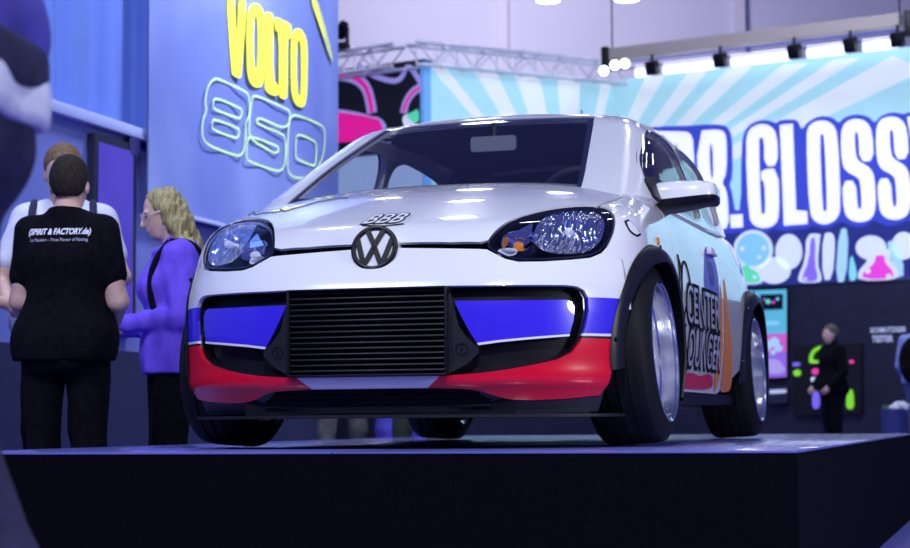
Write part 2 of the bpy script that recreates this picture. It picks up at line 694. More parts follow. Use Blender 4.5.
# the rim that lines the opening
patch('grille_surround', grow(GR3full, .012), frontB, gloss_black, car, holes=[grow(GR3full, -.012)], off=-.012, th=.03, grid=.05)
FOG = [(453.5, 300), (500, 299.6), (540, 299.3), (568, 299), (574, 301), (576.8, 307), (575.5, 320), (571.5, 333.8), (530, 336.8), (500, 339.6), (476.5, 342.8), (470, 333), (460, 315)]
FOG3 = trace(FOG)
FLN = [(571.5, 333.9), (530, 336.9), (500, 339.7), (476.5, 342.9), (478.2, 345.2), (500, 342.1), (530, 339.2), (571.2, 336)]
FLN3 = trace(FLN)
BRK = [(445, 289.8), (450.4, 294), (453, 305), (458, 326), (466, 337), (478, 347.5), (478.5, 353), (466, 364.5), (445, 375)]
BRK3 = trace(BRK)
for s in (0, 1):
    fg = patch('fog_lamp_cover', FOG3, frontB, bluep, car, off=-.012, th=.015, grid=.04, mirror=bool(s), label='blue fog lamp cover in the grille opening')
    patch('cover_line', FLN3, frontB, whitel, fg, off=-.011, th=.012, grid=.05, mirror=bool(s))
    bk = patch('grille_bracket', BRK3, frontB, greyp, car, off=-.004, th=.03, grid=.03, mirror=bool(s))
    mb = MB()
    c = trace([(461.5, 349.5)])[0]
    nn = grad(FB, c[None])[0]
    q = Vector((0, 0, 1)).rotation_difference(Vector(nn)).to_matrix().to_4x4()
    M = Matrix.Translation(Vector(c) + Vector(nn) * -.004) @ q
    mb.lathe([(.017, 0), (.0175, .002), (.0195, .002), (.02, 0)], 28, 'z', M)
    mb.box((0, 0, 0), (.004, .026, .003)); 
    v = [tuple(M @ Vector(p)) if i >= len(mb.v) - 8 else p for i, p in enumerate(mb.v)]
    mb.v = [(-p[0], p[1], p[2]) for p in v] if s else v
    mb.build('bracket_emblem', blackp, bk)

# slatted centre core with frame
mb = MB()
zlo, zhi = .232, .503
for k in range(15):
    zz = zlo + .012 + k * (zhi - zlo - .024) / 14
    mb.box((0, -.655 + .012, zz), (.516, .024, .0062), Matrix.Rotation(math.radians(-14), 4, 'X'), .0015)
for sx in (-1, 1):
    mb.box((sx * .262, -.645, (zlo + zhi) / 2), (.008, .04, zhi - zlo), None, .002)
mb.box((0, -.645, zhi), (.53, .04, .006), None, .002); mb.box((0, -.645, zlo), (.53, .04, .006), None, .002)
core = mb.build('slatted_grille', mat('slat_black', (.006, .006, .010), .4, spec=.35), car)
MB().box((0, -.61, (zlo + zhi) / 2), (.53, .02, zhi - zlo)).build('core_backing', blackp, core)

# chin below the paint, intake and splitter
ch = np.concatenate([frontB.to3(np.array([(0., .196)])), RB3[:1] + [0, 0, .01], RB3[1:] + [0, 0, .012], [[.715, -.40, .108]], [[.60, -.45, .108], [.40, -.57, .108], [.2, -.6, .108], [0, -.61, .108]]])
chl = np.concatenate([ch, mir(ch[::-1])[1:-1]])
IN = [(-.40, .126), (.40, .126), (.33, .180), (-.33, .180)]
patch('front_valance', chl, cylB, mat('valance_grey', (.028, .028, .042), .5), car, holes=[frontB.to3(np.array(IN))], off=-.014, th=.012, grid=.035)
mb = MB()
for zz in (.135, .152, .170):
    mb.box((0, -.56, zz), (.76, .014, .004), None, .001)
mb.box((0, -.55, .15), (.9, .01, .09))
mb.build('lower_intake', blackp, car)
out = []
for a in np.linspace(-.80, .80, 41):
    P = cylB.to3(np.array([(a * .80 * 1.02, .112)]))[0]
    d = np.array([P[0], P[1] - YA]); d /= np.linalg.norm(d)
    out.append(P[:2] + d * (.022 if abs(P[0]) < .5 else .022))
pl = [tuple(p) for p in out] + [(.55, .05), (-.55, .05)]
mb = MB(); mb.prism(pl, .098, .108)
spl_o = mb.build('front_splitter', greyp, car)

# ---------------------------------------------------------------- fenders, doors, quarters
ARCH_F, ARCH_R = (0., .30), (2.42, .295)
RA = .365
arc = lambda c, a0, a1, r=RA, n=18: [(c[0] - r * math.cos(math.radians(a0 + (a1 - a0) * k / n)), c[1] + r * math.sin(math.radians(a0 + (a1 - a0) * k / n))) for k in range(n + 1)]
beltz = spl([.3, .5, 1.0, 1.6, 2.2, 2.9], [.868, .868, .873, .885, .92, .95])
fsd = sideB.to3
hl_r = trace([(600.8, 253.9), (608, 246), (613.8, 233), (615.6, 222), (613.5, 213), (607, 207.6), (600.5, 205.4), (624, 197)])
cow = topB.to3(np.array([(.625, .43)]))
fl2 = [(.42, beltz(.42)), (.42, .6), (.42, .4), (.42, .19)] + [(.345, .19)] + arc(ARCH_F, 178, 22) + [(-.30, .44)]
fen = np.concatenate([hl_r, cow, fsd(np.array(fl2)), seam[:1] + [.0, .006, 0]])
for s in (0, 1):
    patch('front_fender', fen, cylB, paint, car, grid=.03, th=.012, mirror=bool(s))
dloop = [(.426, .19), (.426, beltz(.43))] + [(y, float(beltz(y))) for y in (.6, .9, 1.2, 1.48)] + [(1.50, .6), (1.50, .19)]
qloop = [(1.506, .19), (1.506, .6), (1.486, beltz(1.49))] + [(y, float(beltz(y))) for y in (1.7, 2.0, 2.4, 2.75)] + [(2.80, .7), (2.80, .25)] + arc(ARCH_R, 178, 2)
qloop = [(a, max(b, .19)) for a, b in qloop]
doors = []
for s in (0, 1):
    dr = patch('door', fsd(np.array(dloop)), sideB, paint, car, grid=.045, th=.02, mirror=bool(s)); doors.append(dr)
    patch('rear_quarter_panel', fsd(np.array(qloop)), sideB, paint, car, grid=.045, th=.015, mirror=bool(s))
    # sill and handle
    sg = -1 if s else 1
    mb = MB()
    mb.prism([(.40, .135), (2.03, .15), (2.03, .19), (.40, .186)], .70, .745, lambda u, v, h: (sg * h, u, v))
    mb.build('side_sill', blackp, car)
    hp = sideB.to3(np.array([(1.33, .76)]))[0]
    mb = MB().box((sg * (hp[0] + .012), 1.33, .76), (.022, .16, .03), None, .006)
    mb.build('door_handle', paint, dr)

# rear end, underbody, firewall
rl = []
for a in np.linspace(-1, 1, 25): rl.append((a * .62, .26 + 0 * a))
mb = MB()
A = np.linspace(math.radians(132), math.radians(228), 25)
Z = np.linspace(.22, .93, 16)
V = []
for z in Z:
    o = np.zeros(len(A)); q = np.stack([o, o + 2.2, o + z], 1)
    V.append(bis(FB, q, q + np.stack([np.sin(A), -np.cos(A), o], 1) * 2))
V = np.array(V); nz, na = V.shape[:2]
mb.add(V.reshape(-1, 3), [(i * na + j, i * na + j + 1, (i + 1) * na + j + 1, (i + 1) * na + j) for i in range(nz - 1) for j in range(na - 1)])
mb.build('rear_body', paint, car)
MB().box((0, 1.2, .155), (1.14, 3.1, .03), None, .01).box((0, -.32, .2), (1.0, .3, .08), None, .02).build('floor_pan', blackp, car)
MB().box((0, .43, .50), (1.40, .02, .68)).box((0, -.20, .42), (.9, .5, .3)).build('firewall', blackp, car)
for sx in (-1, 1):
    for yy in (0., 2.42):
        MB().cyl((sx * .30, yy, .27), (sx * .60, yy, .285), .035, n=12).build('drive_shaft', blackp, car)
        MB().box((sx * .46, yy, .2), (.24, .1, .04), None, .01).build('suspension_arm', blackp, car)

# ---------------------------------------------------------------- greenhouse
wsR = spl([.86, .95, 1.05, 1.15, 1.266], [.515, .495, .465, .435, .400])
wsL = spl([.86, .95, 1.05, 1.15, 1.266], [.59, .575, .55, .51, .455])
zs = np.linspace(.88, 1.266, 9)
hz_ = lambda x: 1.2755 + .006 * (1 - (x / .43) ** 2)
wsl = [(float(wsR(z)), z) for z in zs] + [(x, hz_(x)) for x in (.385, .25, 0, -.25, -.43)] + [(-float(wsL(z)), z) for z in zs[::-1]]
patch('windscreen', wsl, frontG, win_glass, car, th=0, grid=.04, raw2d=True)
# black ceramic border of the glass, a thin band inside the edge
def inset(L, d):
    L = np.array(L, float); c = L.mean(0); e = (L.max(0) - L.min(0)) / 2
    return c + (L - c) * (1 - d / e)
patch('windscreen_border', inset(wsl, .001), frontG, gloss_black, car, holes=[inset(wsl, .024)], th=.0, off=-.004, grid=.05, raw2d=True)


def gl_loop(L): return sideG.to3(np.array(L))


FD = smooth_loop([(.34, .872), (.36, .93), (.495, 1.03), (.735, 1.135), (.87, 1.195), (1.0, 1.218), (1.34, 1.226), (1.40, 1.0), (1.44, .885), (.9, .872), (.38, .864)], 3)
QG = smooth_loop([(1.50, .90), (1.46, 1.0), (1.40, 1.226), (1.8, 1.220), (2.12, 1.195), (2.24, 1.14), (2.20, 1.0), (2.05, .94), (1.8, .905)], 3)
for s in (0, 1):
    m_ = bool(s)
    # cabin side frame: pillars and roof rail in one pressed sheet, with the window openings
    side_out = [(2.56, .93), (2.52, 1.0), (2.44, 1.10), (2.36, 1.20), (2.28, 1.272), (1.6, 1.285), (1.1, 1.284), (.95, 1.262), (.85, 1.222), (.69, 1.135), (.43, 1.0), (.315, .895), (.31, .86), (.5, .855), (1.0, .86), (1.5, .87), (2.2, .905)]
    P2 = sideG.to3(np.array(dens(side_out, .04)))
    patch('cabin_side', P2, sideG, paint, car, holes=[gl_loop(FD), gl_loop(QG)], grid=.05, th=.03, mirror=m_)
    patch('door_glass', gl_loop(grow(FD, .012)), sideG, win_glass, doors[s], th=0, off=-.012, grid=.06, mirror=m_)
    patch('quarter_glass', gl_loop(grow(QG, .012)), sideG, win_glass, car, th=0, off=-.012, grid=.06, mirror=m_)
    patch('window_seal', gl_loop(grow(FD, .02)), sideG, gloss_black, doors[s], holes=[gl_loop(grow(FD, -.03))], th=.003, off=.001, grid=.08, mirror=m_)
    patch('quarter_seal', gl_loop(grow(QG, .02)), sideG, gloss_black, car, holes=[gl_loop(grow(QG, -.03))], th=.003, off=.001, grid=.08, mirror=m_)
    # windscreen pillar: from the glass edge round to the side sheet
    fz = np.linspace(.862, 1.276, 14)
    wsx = wsL if s else wsR
    wz = [(float(wsx(min(z, 1.266))) + .002, z) for z in fz]
    inner = frontG.to3(np.array(wz))
    fy = spl([.86, .895, 1.0, 1.135, 1.222, 1.262, 1.284], [.315, .32, .435, .695, .855, .965, 1.11])
    outer = sideG.to3(np.array([(float(fy(z)), z) for z in fz]))
    mb = MB()
    V = []
    K = 9
    for a, b in zip(inner, outer):
        C_ = np.array([[0, 1.5, a[2]]])
        ta = math.atan2(a[0], 1.5 - a[1]); tb = math.atan2(b[0], 1.5 - b[1])
        aa = np.linspace(ta, tb, K); o = np.zeros(K)
        q = np.stack([o, o + 1.5, o + a[2]], 1)
        V.append(bis(FG, q, q + np.stack([np.sin(aa), -np.cos(aa), o], 1) * 2))
    V = np.array(V).reshape(-1, 3)
    fcs = [(i * K + j, i * K + j + 1, (i + 1) * K + j + 1, (i + 1) * K + j) for i in range(len(fz) - 1) for j in range(K - 1)]
    sheet('windscreen_pillar', V, fcs, FG, 0., .03, paint, car, mirror=m_)
# roof skin with its header lip
rx = np.linspace(-1, 1, 31)
hdr = frontG.to3(np.array([(x, hz_(x) + .0015) for x in np.linspace(-.455, .40, 21)]))
railL = sideG.to3(np.array([(y, z) for y, z in [(.98, 1.275), (1.1, 1.286), (1.3, 1.287), (1.6, 1.287), (2.0, 1.28), (2.40, 1.264)]]))
rear_e = topG.to3(np.array([(x, 2.50 - .1 * x * x) for x in np.linspace(.42, -.42, 9)]))
roof_loop = np.concatenate([hdr, railL, rear_e, mir(railL)[::-1]])
patch('roof', roof_loop, topG, paint, car, grid=.05, th=.03)
# tailgate glass zone (closed rear)
V = []
A = np.linspace(-.62, .62, 21)
for z in np.linspace(.9, 1.29, 10):
    o = np.zeros(len(A)); q = np.stack([A * .0, o + 1.6, o + z], 1)
    d = np.stack([np.sin(A), np.cos(A), o], 1)
    V.append(bis(FG, q, q + d * 2))
V = np.array(V); nz, na = V.shape[:2]
MB().add(V.reshape(-1, 3), [(i * na + j, i * na + j + 1, (i + 1) * na + j + 1, (i + 1) * na + j) for i in range(nz - 1) for j in range(na - 1)]).build('tailgate', gloss_black, car)

# ---------------------------------------------------------------- cabin
mb = MB()
mb.prism([(.42, .60), (.42, .915), (.62, .925), (.80, .90), (.86, .82), (.84, .60)], -.655, .655, lambda u, v, h: (h, u, v))
dash = mb.build('dashboard', interior, car)
mb = MB().prism([(.55, .923), (.57, .96), (.74, .955), (.80, .905)], .19, .49, lambda u, v, h: (h, u, v))
mb.build('instrument_hood', interior, dash)
mb = MB()
Ms = Matrix.Translation((.34, .98, .90)) @ Matrix.Rotation(math.radians(-62), 4, 'X')
mb.tube([Ms @ Vector((.185 * math.cos(t), .185 * math.sin(t), 0)) for t in np.linspace(0, 2 * PI, 33)[:-1]], .014, 8, closed=True)
mb.box((0, 0, 0), (.12, .10, .04), Ms @ Matrix.Translation((0, 0, -.01)), .01) if False else None
for a in (0, 120, 240):
    mb.cyl(Ms @ Vector((0, 0, -.01)), Ms @ Vector((.18 * math.cos(math.radians(a + 180)), .18 * math.sin(math.radians(a + 180)), 0)), .014, n=8)
mb.cyl(Ms @ Vector((0, 0, -.03)), Ms @ Vector((0, 0, .02)), .055, n=20)
mb.build('steering_wheel', interior, car)
for sx in (-1, 1):
    mb = MB()
    mb.prism(rrect(1.06, .32, 1.56, .46, .05), sx * .33 - .24, sx * .33 + .24, lambda u, v, h: (h, u, v))
    st = mb.build('seat', seatm, car)
    mb = MB()
    bp_ = [(-.24, .44), (-.25, .80), (-.19, .98), (-.11, 1.03), (-.10, 1.15), (-.06, 1.19), (.06, 1.19), (.10, 1.15), (.11, 1.03), (.19, .98), (.25, .80), (.24, .44)]
    mb.prism(smooth_loop(bp_, 2), 0, .11, lambda u, v, h: (sx * .33 + u, 1.50 + h + (v - .44) * .22, v))
    mb.build('seat_backrest', seatm, st)
mb = MB(); mb.prism([(-.62, .42), (-.62, .92), (.62, .92), (.62, .42)], 0, .1, lambda u, v, h: (u, 2.28 + h + (v - .42) * .25, v))
mb.build('rear_seat', seatm, car)
mb = MB(); mb.prism([(2.2, .92), (2.75, .93), (2.75, .90), (2.2, .89)], -.6, .6, lambda u, v, h: (h, u, v)); mb.build('parcel_shelf', interior, car)
# headliner
hl = [(-.555, 1.04), (.555, 1.04), (.555, 2.42), (-.555, 2.42)]
patch('headliner', hl, topG, mat('headliner_grey', (.05, .05, .06), .9), car, th=0, off=-.034, grid=.08, raw2d=True)
mc = on_plane([(493, 143.5)], 'y', .87)[0]
rm = MB().prism([(a * 1.0, b) for a, b in rrect(-.092, -.03, .092, .03, .012)], 0, .022, lambda u, v, h: (mc[0] + u, mc[1] + h, mc[2] + v)).build('rear_view_mirror', mat('mirror_housing_grey', (.16, .17, .2), .35), car)
MB().cyl((mc[0], mc[1] + .01, mc[2] + .02), (mc[0], mc[1] + .02, mc[2] + .085), .01, n=8).build('mirror_stalk', interior, rm)

# ---------------------------------------------------------------- door mirror (near side)
sg = 1; s = 0
MX = -.012
prof = [(.672, .862, .050, .018, .020), (.690, .867, .085, .050, .034), (.715, .870, .105, .066, .040), (.76, .873, .116, .071, .041), (.82, .877, .118, .069, .037),
        (.88, .882, .112, .062, .032), (.922, .886, .098, .053, .028), (.942, .888, .080, .044, .024), (.950, .888, .05, .028, .016)]
n = 28
cap = MB(); low = MB()
for which, mbx in ((0, cap), (1, low)):
    V = []
    for x, z, dy, du, dl in prof:
        for k in range(n // 2 + 1):
            t = PI * k / (n // 2) + (PI if which else 0)
            cu = lambda c_: math.copysign(abs(c_) ** .55, c_)
            V.append((x + MX, .50 + dy * .9 * cu(math.cos(t)), z + (dl if which else du) * cu(math.sin(t))))
    w_ = n // 2 + 1
    F_ = [(i * w_ + j, i * w_ + j + 1, (i + 1) * w_ + j + 1, (i + 1) * w_ + j) for i in range(len(prof) - 1) for j in range(w_ - 1)]
    F_ += [tuple(range(w_)), tuple((len(prof) - 1) * w_ + j for j in range(w_))]
    F_ += [(i * w_, (i + 1) * w_, (i + 1) * w_ + w_ - 1, i * w_ + w_ - 1) for i in range(len(prof) - 1)]
    mbx.add(V, F_)
cp = cap.build('door_mirror', paint, doors[0])
low.build('mirror_base', blackp, cp)
MB().prism(rrect(.72, .86, .93, .935, .02), .585, .607, lambda u, v, h: (u, h, v)).build('mirror_glass', chrome, cp)
patch('mirror_mount', sideG.to3(np.array(smooth_loop([(.305, .857), (.32, .91), (.38, .955), (.62, .955), (.64, .857)], 1))), sideG, blackp, doors[0], th=.03, off=.012, grid=.04)

# ---------------------------------------------------------------- headlights
def sparkle():
    m = mat('fluted_reflector', (.92, .93, .96), .11, 1.)
    t, n, l, b = nt(m)
    tc = n.new('ShaderNodeTexCoord')
    mp = n.new('ShaderNodeMapping'); mp.inputs['Scale'].default_value = (1, .1, .28)
    l.new(tc.outputs['Object'], mp.inputs[0])
    vo = n.new('ShaderNodeTexVoronoi'); vo.inputs['Scale'].default_value = 95
    l.new(mp.outputs[0], vo.inputs['Vector'])
    bp = n.new('ShaderNodeBump'); bp.inputs['Strength'].default_value = 1.; bp.inputs['Distance'].default_value = .016
    l.new(vo.outputs['Distance'], bp.inputs['Height']); l.new(bp.outputs[0], b.inputs['Normal'])
    return m


flute = sparkle()
hl_black = mat('headlamp_black', (.03, .03, .07), .25, .4)
bulbm = mat('bulb_glass', (.9, .9, .95), .03, .2)
HLc = HL3.mean(0)
inward = np.array([-.25, .95, -.1]); inward /= np.linalg.norm(inward)
for s in (0, 1):
    sg = np.array([-1, 1, 1]) if s else np.array([1, 1, 1])
    hd = len(HL3)
    L = np.array([p for p in HL3]); Lb = HLc + (L - HLc) * .96
    B1 = Lb + inward * .01; B2 = HLc + (L - HLc) * .82 + inward * .10
    V = np.concatenate([B1, B2]) * sg
    F_ = [(i, (i + 1) % hd, hd + (i + 1) % hd, hd + i) for i in range(hd)]
    mb = MB(); mb.add(V, F_)
    # closed back, triangulated in front view
    vv, ff = cdt([(p[0], p[2]) for p in B2])
    byk = {(round(p[0], 5), round(p[2], 5)): p for p in B2}
    V2 = [byk.get((round(a, 5), round(b, 5)), (a, float(B2[:, 1].mean()), b)) for a, b in vv]
    mb.add([tuple(np.array(q) * sg) for q in V2], ff)
    hous = mb.build('headlight', hl_black, car)
    patch('headlight_lens', HL3, frontB, lens_glass, hous, th=0, off=-.001, grid=.03, mirror=bool(s))
    # bright rim between lens and bodywork
    lp = [tuple(p * sg) for p in (frontB.to3(np.array(smooth_loop(HL3[:, [0, 2]], 1))) + [0, .004, 0])]
    MB().tube(lp, .0032, 6, closed=True).build('lens_rim', mat('dark_rim', (.02, .02, .05), .2, .3), hous)

    def bowl(cx, cz, rx, rz, depth, name, m, rim=None):
        c = frontB.to3(np.array([(cx, cz)]))[0] + inward * .018
        P = []
        n = 40; m_ = 9
        for i in range(m_):
            r = i / (m_ - 1)
            for k in range(n):
                t = 2 * PI * k / n
                ct, st_ = math.cos(t), math.sin(t)
                e = .8
                u = rx * r * math.copysign(abs(ct) ** e, ct); w = rz * r * math.copysign(abs(st_) ** e, st_)
                # the rim leans back with the lamp
                yb = frontB.to3(np.array([(cx + u, cz + w)]))[0][1] if i == m_ - 1 else 0
                P.append([cx + u, 0, cz + w, r, yb])
        P = np.array(P)
        rimy = np.array([P[(m_ - 1) * n + k, 4] for k in range(n)])
        V = []
        for i in range(m_):
            r = i / (m_ - 1)
            for k in range(n):
                q = P[i * n + k]
                y = (rimy[k] + .016) * r ** 2 + (c[1] + depth) * (1 - r ** 2)
                V.append((q[0], y, q[2]))
        F2 = [(i * n + k, i * n + (k + 1) % n, (i + 1) * n + (k + 1) % n, (i + 1) * n + k) for i in range(m_ - 1) for k in range(n)]
        b_ = MB(); b_.add([tuple(np.array(v) * sg) for v in V], F2)
        o = b_.build(name, m, hous)
        return c, o
    c, o = bowl(.590, .692, .097, .080, .050, 'main_reflector', flute)
    pb = np.array([.590, c[1] + .014, .688])
    b_ = MB(); b_.lathe([(0, -.030), (.008, -.028), (.013, -.018), (.014, 0), (.010, .02), (.008, .04)], 16, 'y', Matrix.Translation(pb * sg)); b_.build('lamp_bulb', bulbm, o)
    c, o = bowl(.452, .655, .052, .036, .04, 'side_reflector', chrome)
    pb = np.array([.449, c[1] + .004, .637])
    b_ = MB(); b_.lathe([(0, -.018), (.012, -.014), (.0165, 0), (.015, .014), (.008, .03)], 16, 'y', Matrix.Translation(pb * sg)); b_.build('indicator_bulb', bulbm if s else amber, o, label=None if s else 'amber indicator bulb')
    c, o = bowl(.425, .617, .03, .014, .02, 'corner_reflector', mat('white_reflector', (.75, .75, .8), .3, .2))
    if True:
        q = frontB.to3(np.array([(.470, .690)]))[0] + inward * .02
        b_ = MB(); b_.prism([(a, d) for a, d in [(.42, .672), (.455, .70), (.482, .722), (.488, .69), (.475, .665)]], 0, .012, lambda u, v, h: tuple((frontB.to3(np.array([(u, v)]))[0] + inward * (.014 + h)) * sg))
        b_.build('facet_reflector', chrome, hous)

# ---------------------------------------------------------------- badge on the nose
bc = frontB.to3(np.array([(0., .640)]))[0] + [0, -.012, -.003]
bn = np.array([0, -.95, .28]); bn /= np.linalg.norm(bn)
bu = np.array([1., 0, 0]); bv = np.cross(bn, bu); bv = bv if bv[2] > 0 else -bv
bf = lambda u, v, h: tuple(bc + bu * u + bv * v + bn * h)
R = .077
badge_o = MB().prism([(R * math.cos(t), R * math.sin(t)) for t in np.linspace(0, 2 * PI, 49)[:-1]], -.05, .006, bf).build('round_badge', paint, car)
bdm = mat('badge_black', (.003, .003, .006), .3, spec=.2)
mb = MB()
rr = [(R * .80, .006), (R * .815, .012), (R * .91, .014), (R, .012), (R * 1.02, .004)]
n = 56
V = []; m_ = len(rr)
for k in range(n):
    t = 2 * PI * k / n
    for r, h in rr: V.append(bf(r * math.cos(t), r * math.sin(t), h))
mb.add(V, [(k * m_ + i, k * m_ + i + 1, ((k + 1) % n) * m_ + i + 1, ((k + 1) % n) * m_ + i) for k in range(n) for i in range(m_ - 1)])
mb.build('badge_ring', bdm, badge_o)


def bar(mb, a, b, w, h0, h1, fn):
    a = np.array(a, float); b = np.array(b, float)
    d = (b - a) / np.linalg.norm(b - a); p = np.array([-d[1], d[0]]) * w / 2
    mb.prism([tuple(a - p), tuple(b - p), tuple(b + p), tuple(a + p)], h0, h1, fn)


q = lambda x, y: (x * R, y * R)
mb = MB()
bar(mb, q(-.36, .80), q(0, .10), .0165, .005, .0125, bf); bar(mb, q(.36, .80), q(0, .10), .0165, .005, .0124, bf)
mb.build('badge_upper_letter', bdm, badge_o)
mb = MB()
for sx in (-1, 1):
    bar(mb, q(sx * .78, .46), q(sx * .38, -.80), .0165, .005, .0125, bf)
    bar(mb, q(sx * .38, -.80), q(0, .06), .0165, .005, .0123, bf)
mb.build('badge_lower_letter', bdm, badge_o)


# ---------------------------------------------------------------- printed letters
def text_poly(txt, bold=0., shear=0., sx=1., spacing=1.):
    """outlines of built-in font letters as a flat triangulated mesh (verts 2D, faces)"""
    cu = bpy.data.curves.new('t', 'FONT'); cu.body = txt; cu.size = 1.; cu.offset = bold; cu.shear = shear; cu.space_character = spacing
    cu.resolution_u = 4; cu.fill_mode = 'FRONT'
    cu.align_x = 'CENTER'; cu.align_y = 'CENTER'
    o = bpy.data.objects.new('t', cu); COL.objects.link(o)
    dg = bpy.context.evaluated_depsgraph_get()
    me = bpy.data.meshes.new_from_object(o.evaluated_get(dg))
    v = [(p.co.x * sx, p.co.y) for p in me.vertices]; f = [tuple(p.vertices) for p in me.polygons]
    bpy.data.objects.remove(o); bpy.data.curves.remove(cu); bpy.data.meshes.remove(me)
    return v, f


def text_on(name, txt, fn, m, parent, label=None, **k):
    v, f = text_poly(txt, **k)
    # keep triangles following a curved surface: subdivide once
    mb = MB(); mb.add([fn(a, b) for a, b in v], f)
    return mb.build(name, m, parent, label=label)


def hood_fn(cx, cz, w, h, off):
    def fn(a, b):
        P = frontB.to3(np.array([(cx + a * w, cz + b * h)]))
        return tuple(P[0] + grad(FB, P)[0] * off)
    return fn


tcz = trace([(383.5, 219.5)])[0]
dec = text_on('bonnet_lettering', 'BBB', hood_fn(tcz[0], tcz[2], .080, .056, .0016), sticker_blk, hood, bold=.07, shear=.3, label='black outlined lettering above the badge')
text_on('lettering_fill', 'BBB', hood_fn(tcz[0], tcz[2], .080, .056, .0026), whitel, dec, bold=.012, shear=.3)
mb = MB()
ul = trace([(362, 225.5), (385, 225.8), (404, 223.6), (404, 224.8), (385, 226.8), (362, 226.5)])
mb.add([tuple(p + grad(FB, p[None])[0] * .002) for p in ul], [(0, 1, 4, 5), (1, 2, 3, 4)])
mb.build('lettering_underline', sticker_blk, dec)
# scrawled signature line across the far half of the bonnet and small wing stickers
sg_px = [(249, 215), (254, 212), (256, 215), (262, 213.5), (275, 212.5), (283, 211), (281, 209.5), (284, 212), (295, 208.5), (305, 206), (316, 202.5), (328, 200.5), (340, 198.6), (348, 198.2)]
S3 = trace(sg_px)
for i, (a, b) in enumerate(zip(range(0, len(S3) - 1, 2), range(2, len(S3) + 1, 2))):
    seg = S3[a:b + 1] if b < len(S3) else S3[a:]
    if len(seg) < 2: continue
    MB().tube([tuple(p + grad(FB, p[None])[0] * .001) for p in seg], .0028, 6).build('bonnet_signature', mat('grey_ink', (.12, .14, .2), .5), hood)
WS = trace([(624, 221), (628, 219.5), (631, 222), (634, 225), (637, 228), (641, 235), (637, 237), (632, 234), (629, 231), (626, 226)])
wst = patch('wing_sticker', WS, sideB, sticker_blk, car, th=.0, off=.0015, grid=.05)
patch('wing_sticker_fill', grow(WS, -.22), sideB, whitel, wst, th=.0, off=.0025, grid=.05)
rp = trace([(657.6, 241.5)])[0]
MB().lathe([(0, .008), (.012, .006), (.016, 0)], 16, 'x', Matrix.Translation(Vector(rp))).build('side_repeater', amber, car, label='amber side repeater lamp')

# ---------------------------------------------------------------- side graphics on the near door
mbk = sticker_blk
silver = mat('silver_vinyl', (.62, .64, .74), .25, .3)
flame = mat('flame_vinyl', (.75, .22, .02), .35)
redv = mat('red_vinyl', (.60, .01, .04), .35)
purp = mat('violet_vinyl', (.10, .06, .55), .35)
lilac = mat('pale_lilac_vinyl', (.45, .45, .75), .35)


def decal(name, yz, m, parent=None, off=.0015, it=2):
    L = sideB.to3(np.array(smooth_loop(yz, it)))
    return patch(name, L, sideB, m, parent or doors[0], th=0, off=off, grid=.06)


def sidetext(name, txt, cy, cz, w, h, m, parent, off, **k):
    def fn(a, b):
        P = sideB.to3(np.array([(cy + a * w, cz + b * h)]))
        return tuple(P[0] + np.array([1, 0, 0]) * off)
    v, f = text_poly(txt, **k)
    mb = MB(); mb.add([fn(a, b) for a, b in v], f)
    return mb.build(name, m, parent)


decal('flame_graphic', [(1.40, .20), (1.49, .2), (1.49, .66), (1.44, .60), (1.42, .5), (1.38, .40), (1.34, .3)], flame, it=2)
decal('red_graphic', [(.46, .20), (1.36, .20), (1.34, .25), (1.2, .27), (1.0, .25), (.8, .265), (.6, .25), (.46, .26)], redv)
decal('violet_graphic', [(1.02, .60), (1.12, .70), (1.22, .76), (1.34, .79), (1.44, .74), (1.42, .6), (1.36, .5), (1.2, .56)], purp)
decal('character_graphic', [(1.17, .67), (1.22, .73), (1.25, .70), (1.30, .73), (1.33, .66), (1.28, .61), (1.2, .62)], mat('deep_blue_vinyl', (.03, .03, .25), .4), off=.0025)
for nm, txt, cz in (('upper_door_lettering', 'CENTER', .505), ('lower_door_lettering', 'LOUNGER', .345)):
    o = sidetext(nm, txt, 1.0, cz, .212 if len(txt) == 6 else .190, .20, mbk, doors[0], .003, bold=.07)
    sidetext(nm.replace('lettering', 'lettering_fill'), txt, 1.0, cz, .212 if len(txt) == 6 else .190, .20, silver, o, .0045, bold=-.003)
# thin-line emblem drawings ahead of the lettering
for (y0, z0, ry, rz, r_) in ((.62, .50, .11, .165, .007), (.62, .36, .075, .14, .006)):
    ring = [(y0 + ry * math.cos(t), z0 + rz * math.sin(t)) for t in np.linspace(0, 2 * PI, 40)[:-1]]
    P = sideB.to3(np.array(ring)) + [.001, 0, 0]
    MB().tube(P, r_ * .6, 6, closed=True).build('door_emblem', mbk, doors[0])
P = sideB.to3(np.array([(.46, .52), (.49, .60), (.50, .68), (.53, .64), (.53, .56), (.47, .53)])) + [.001, 0, 0]
MB().tube(P, .004, 6).build('door_pinstripe', mbk, doors[0])
# orange flame edge on the quarter panel
L = sideB.to3(np.array(smooth_loop([(1.53, .20), (1.72, .20), (1.86, .21), (1.80, .3), (1.72, .42), (1.64, .54), (1.60, .70), (1.54, .6)], 2)))
patch('quarter_flame', L, sideB, flame, car, th=0, off=.0015, grid=.06)
L = sideB.to3(np.array(smooth_loop([(1.75, .20), (2.0, .42), (1.96, .55), (1.84, .62), (1.70, .75), (1.66, .60), (1.74, .46), (1.80, .32)], 2)))

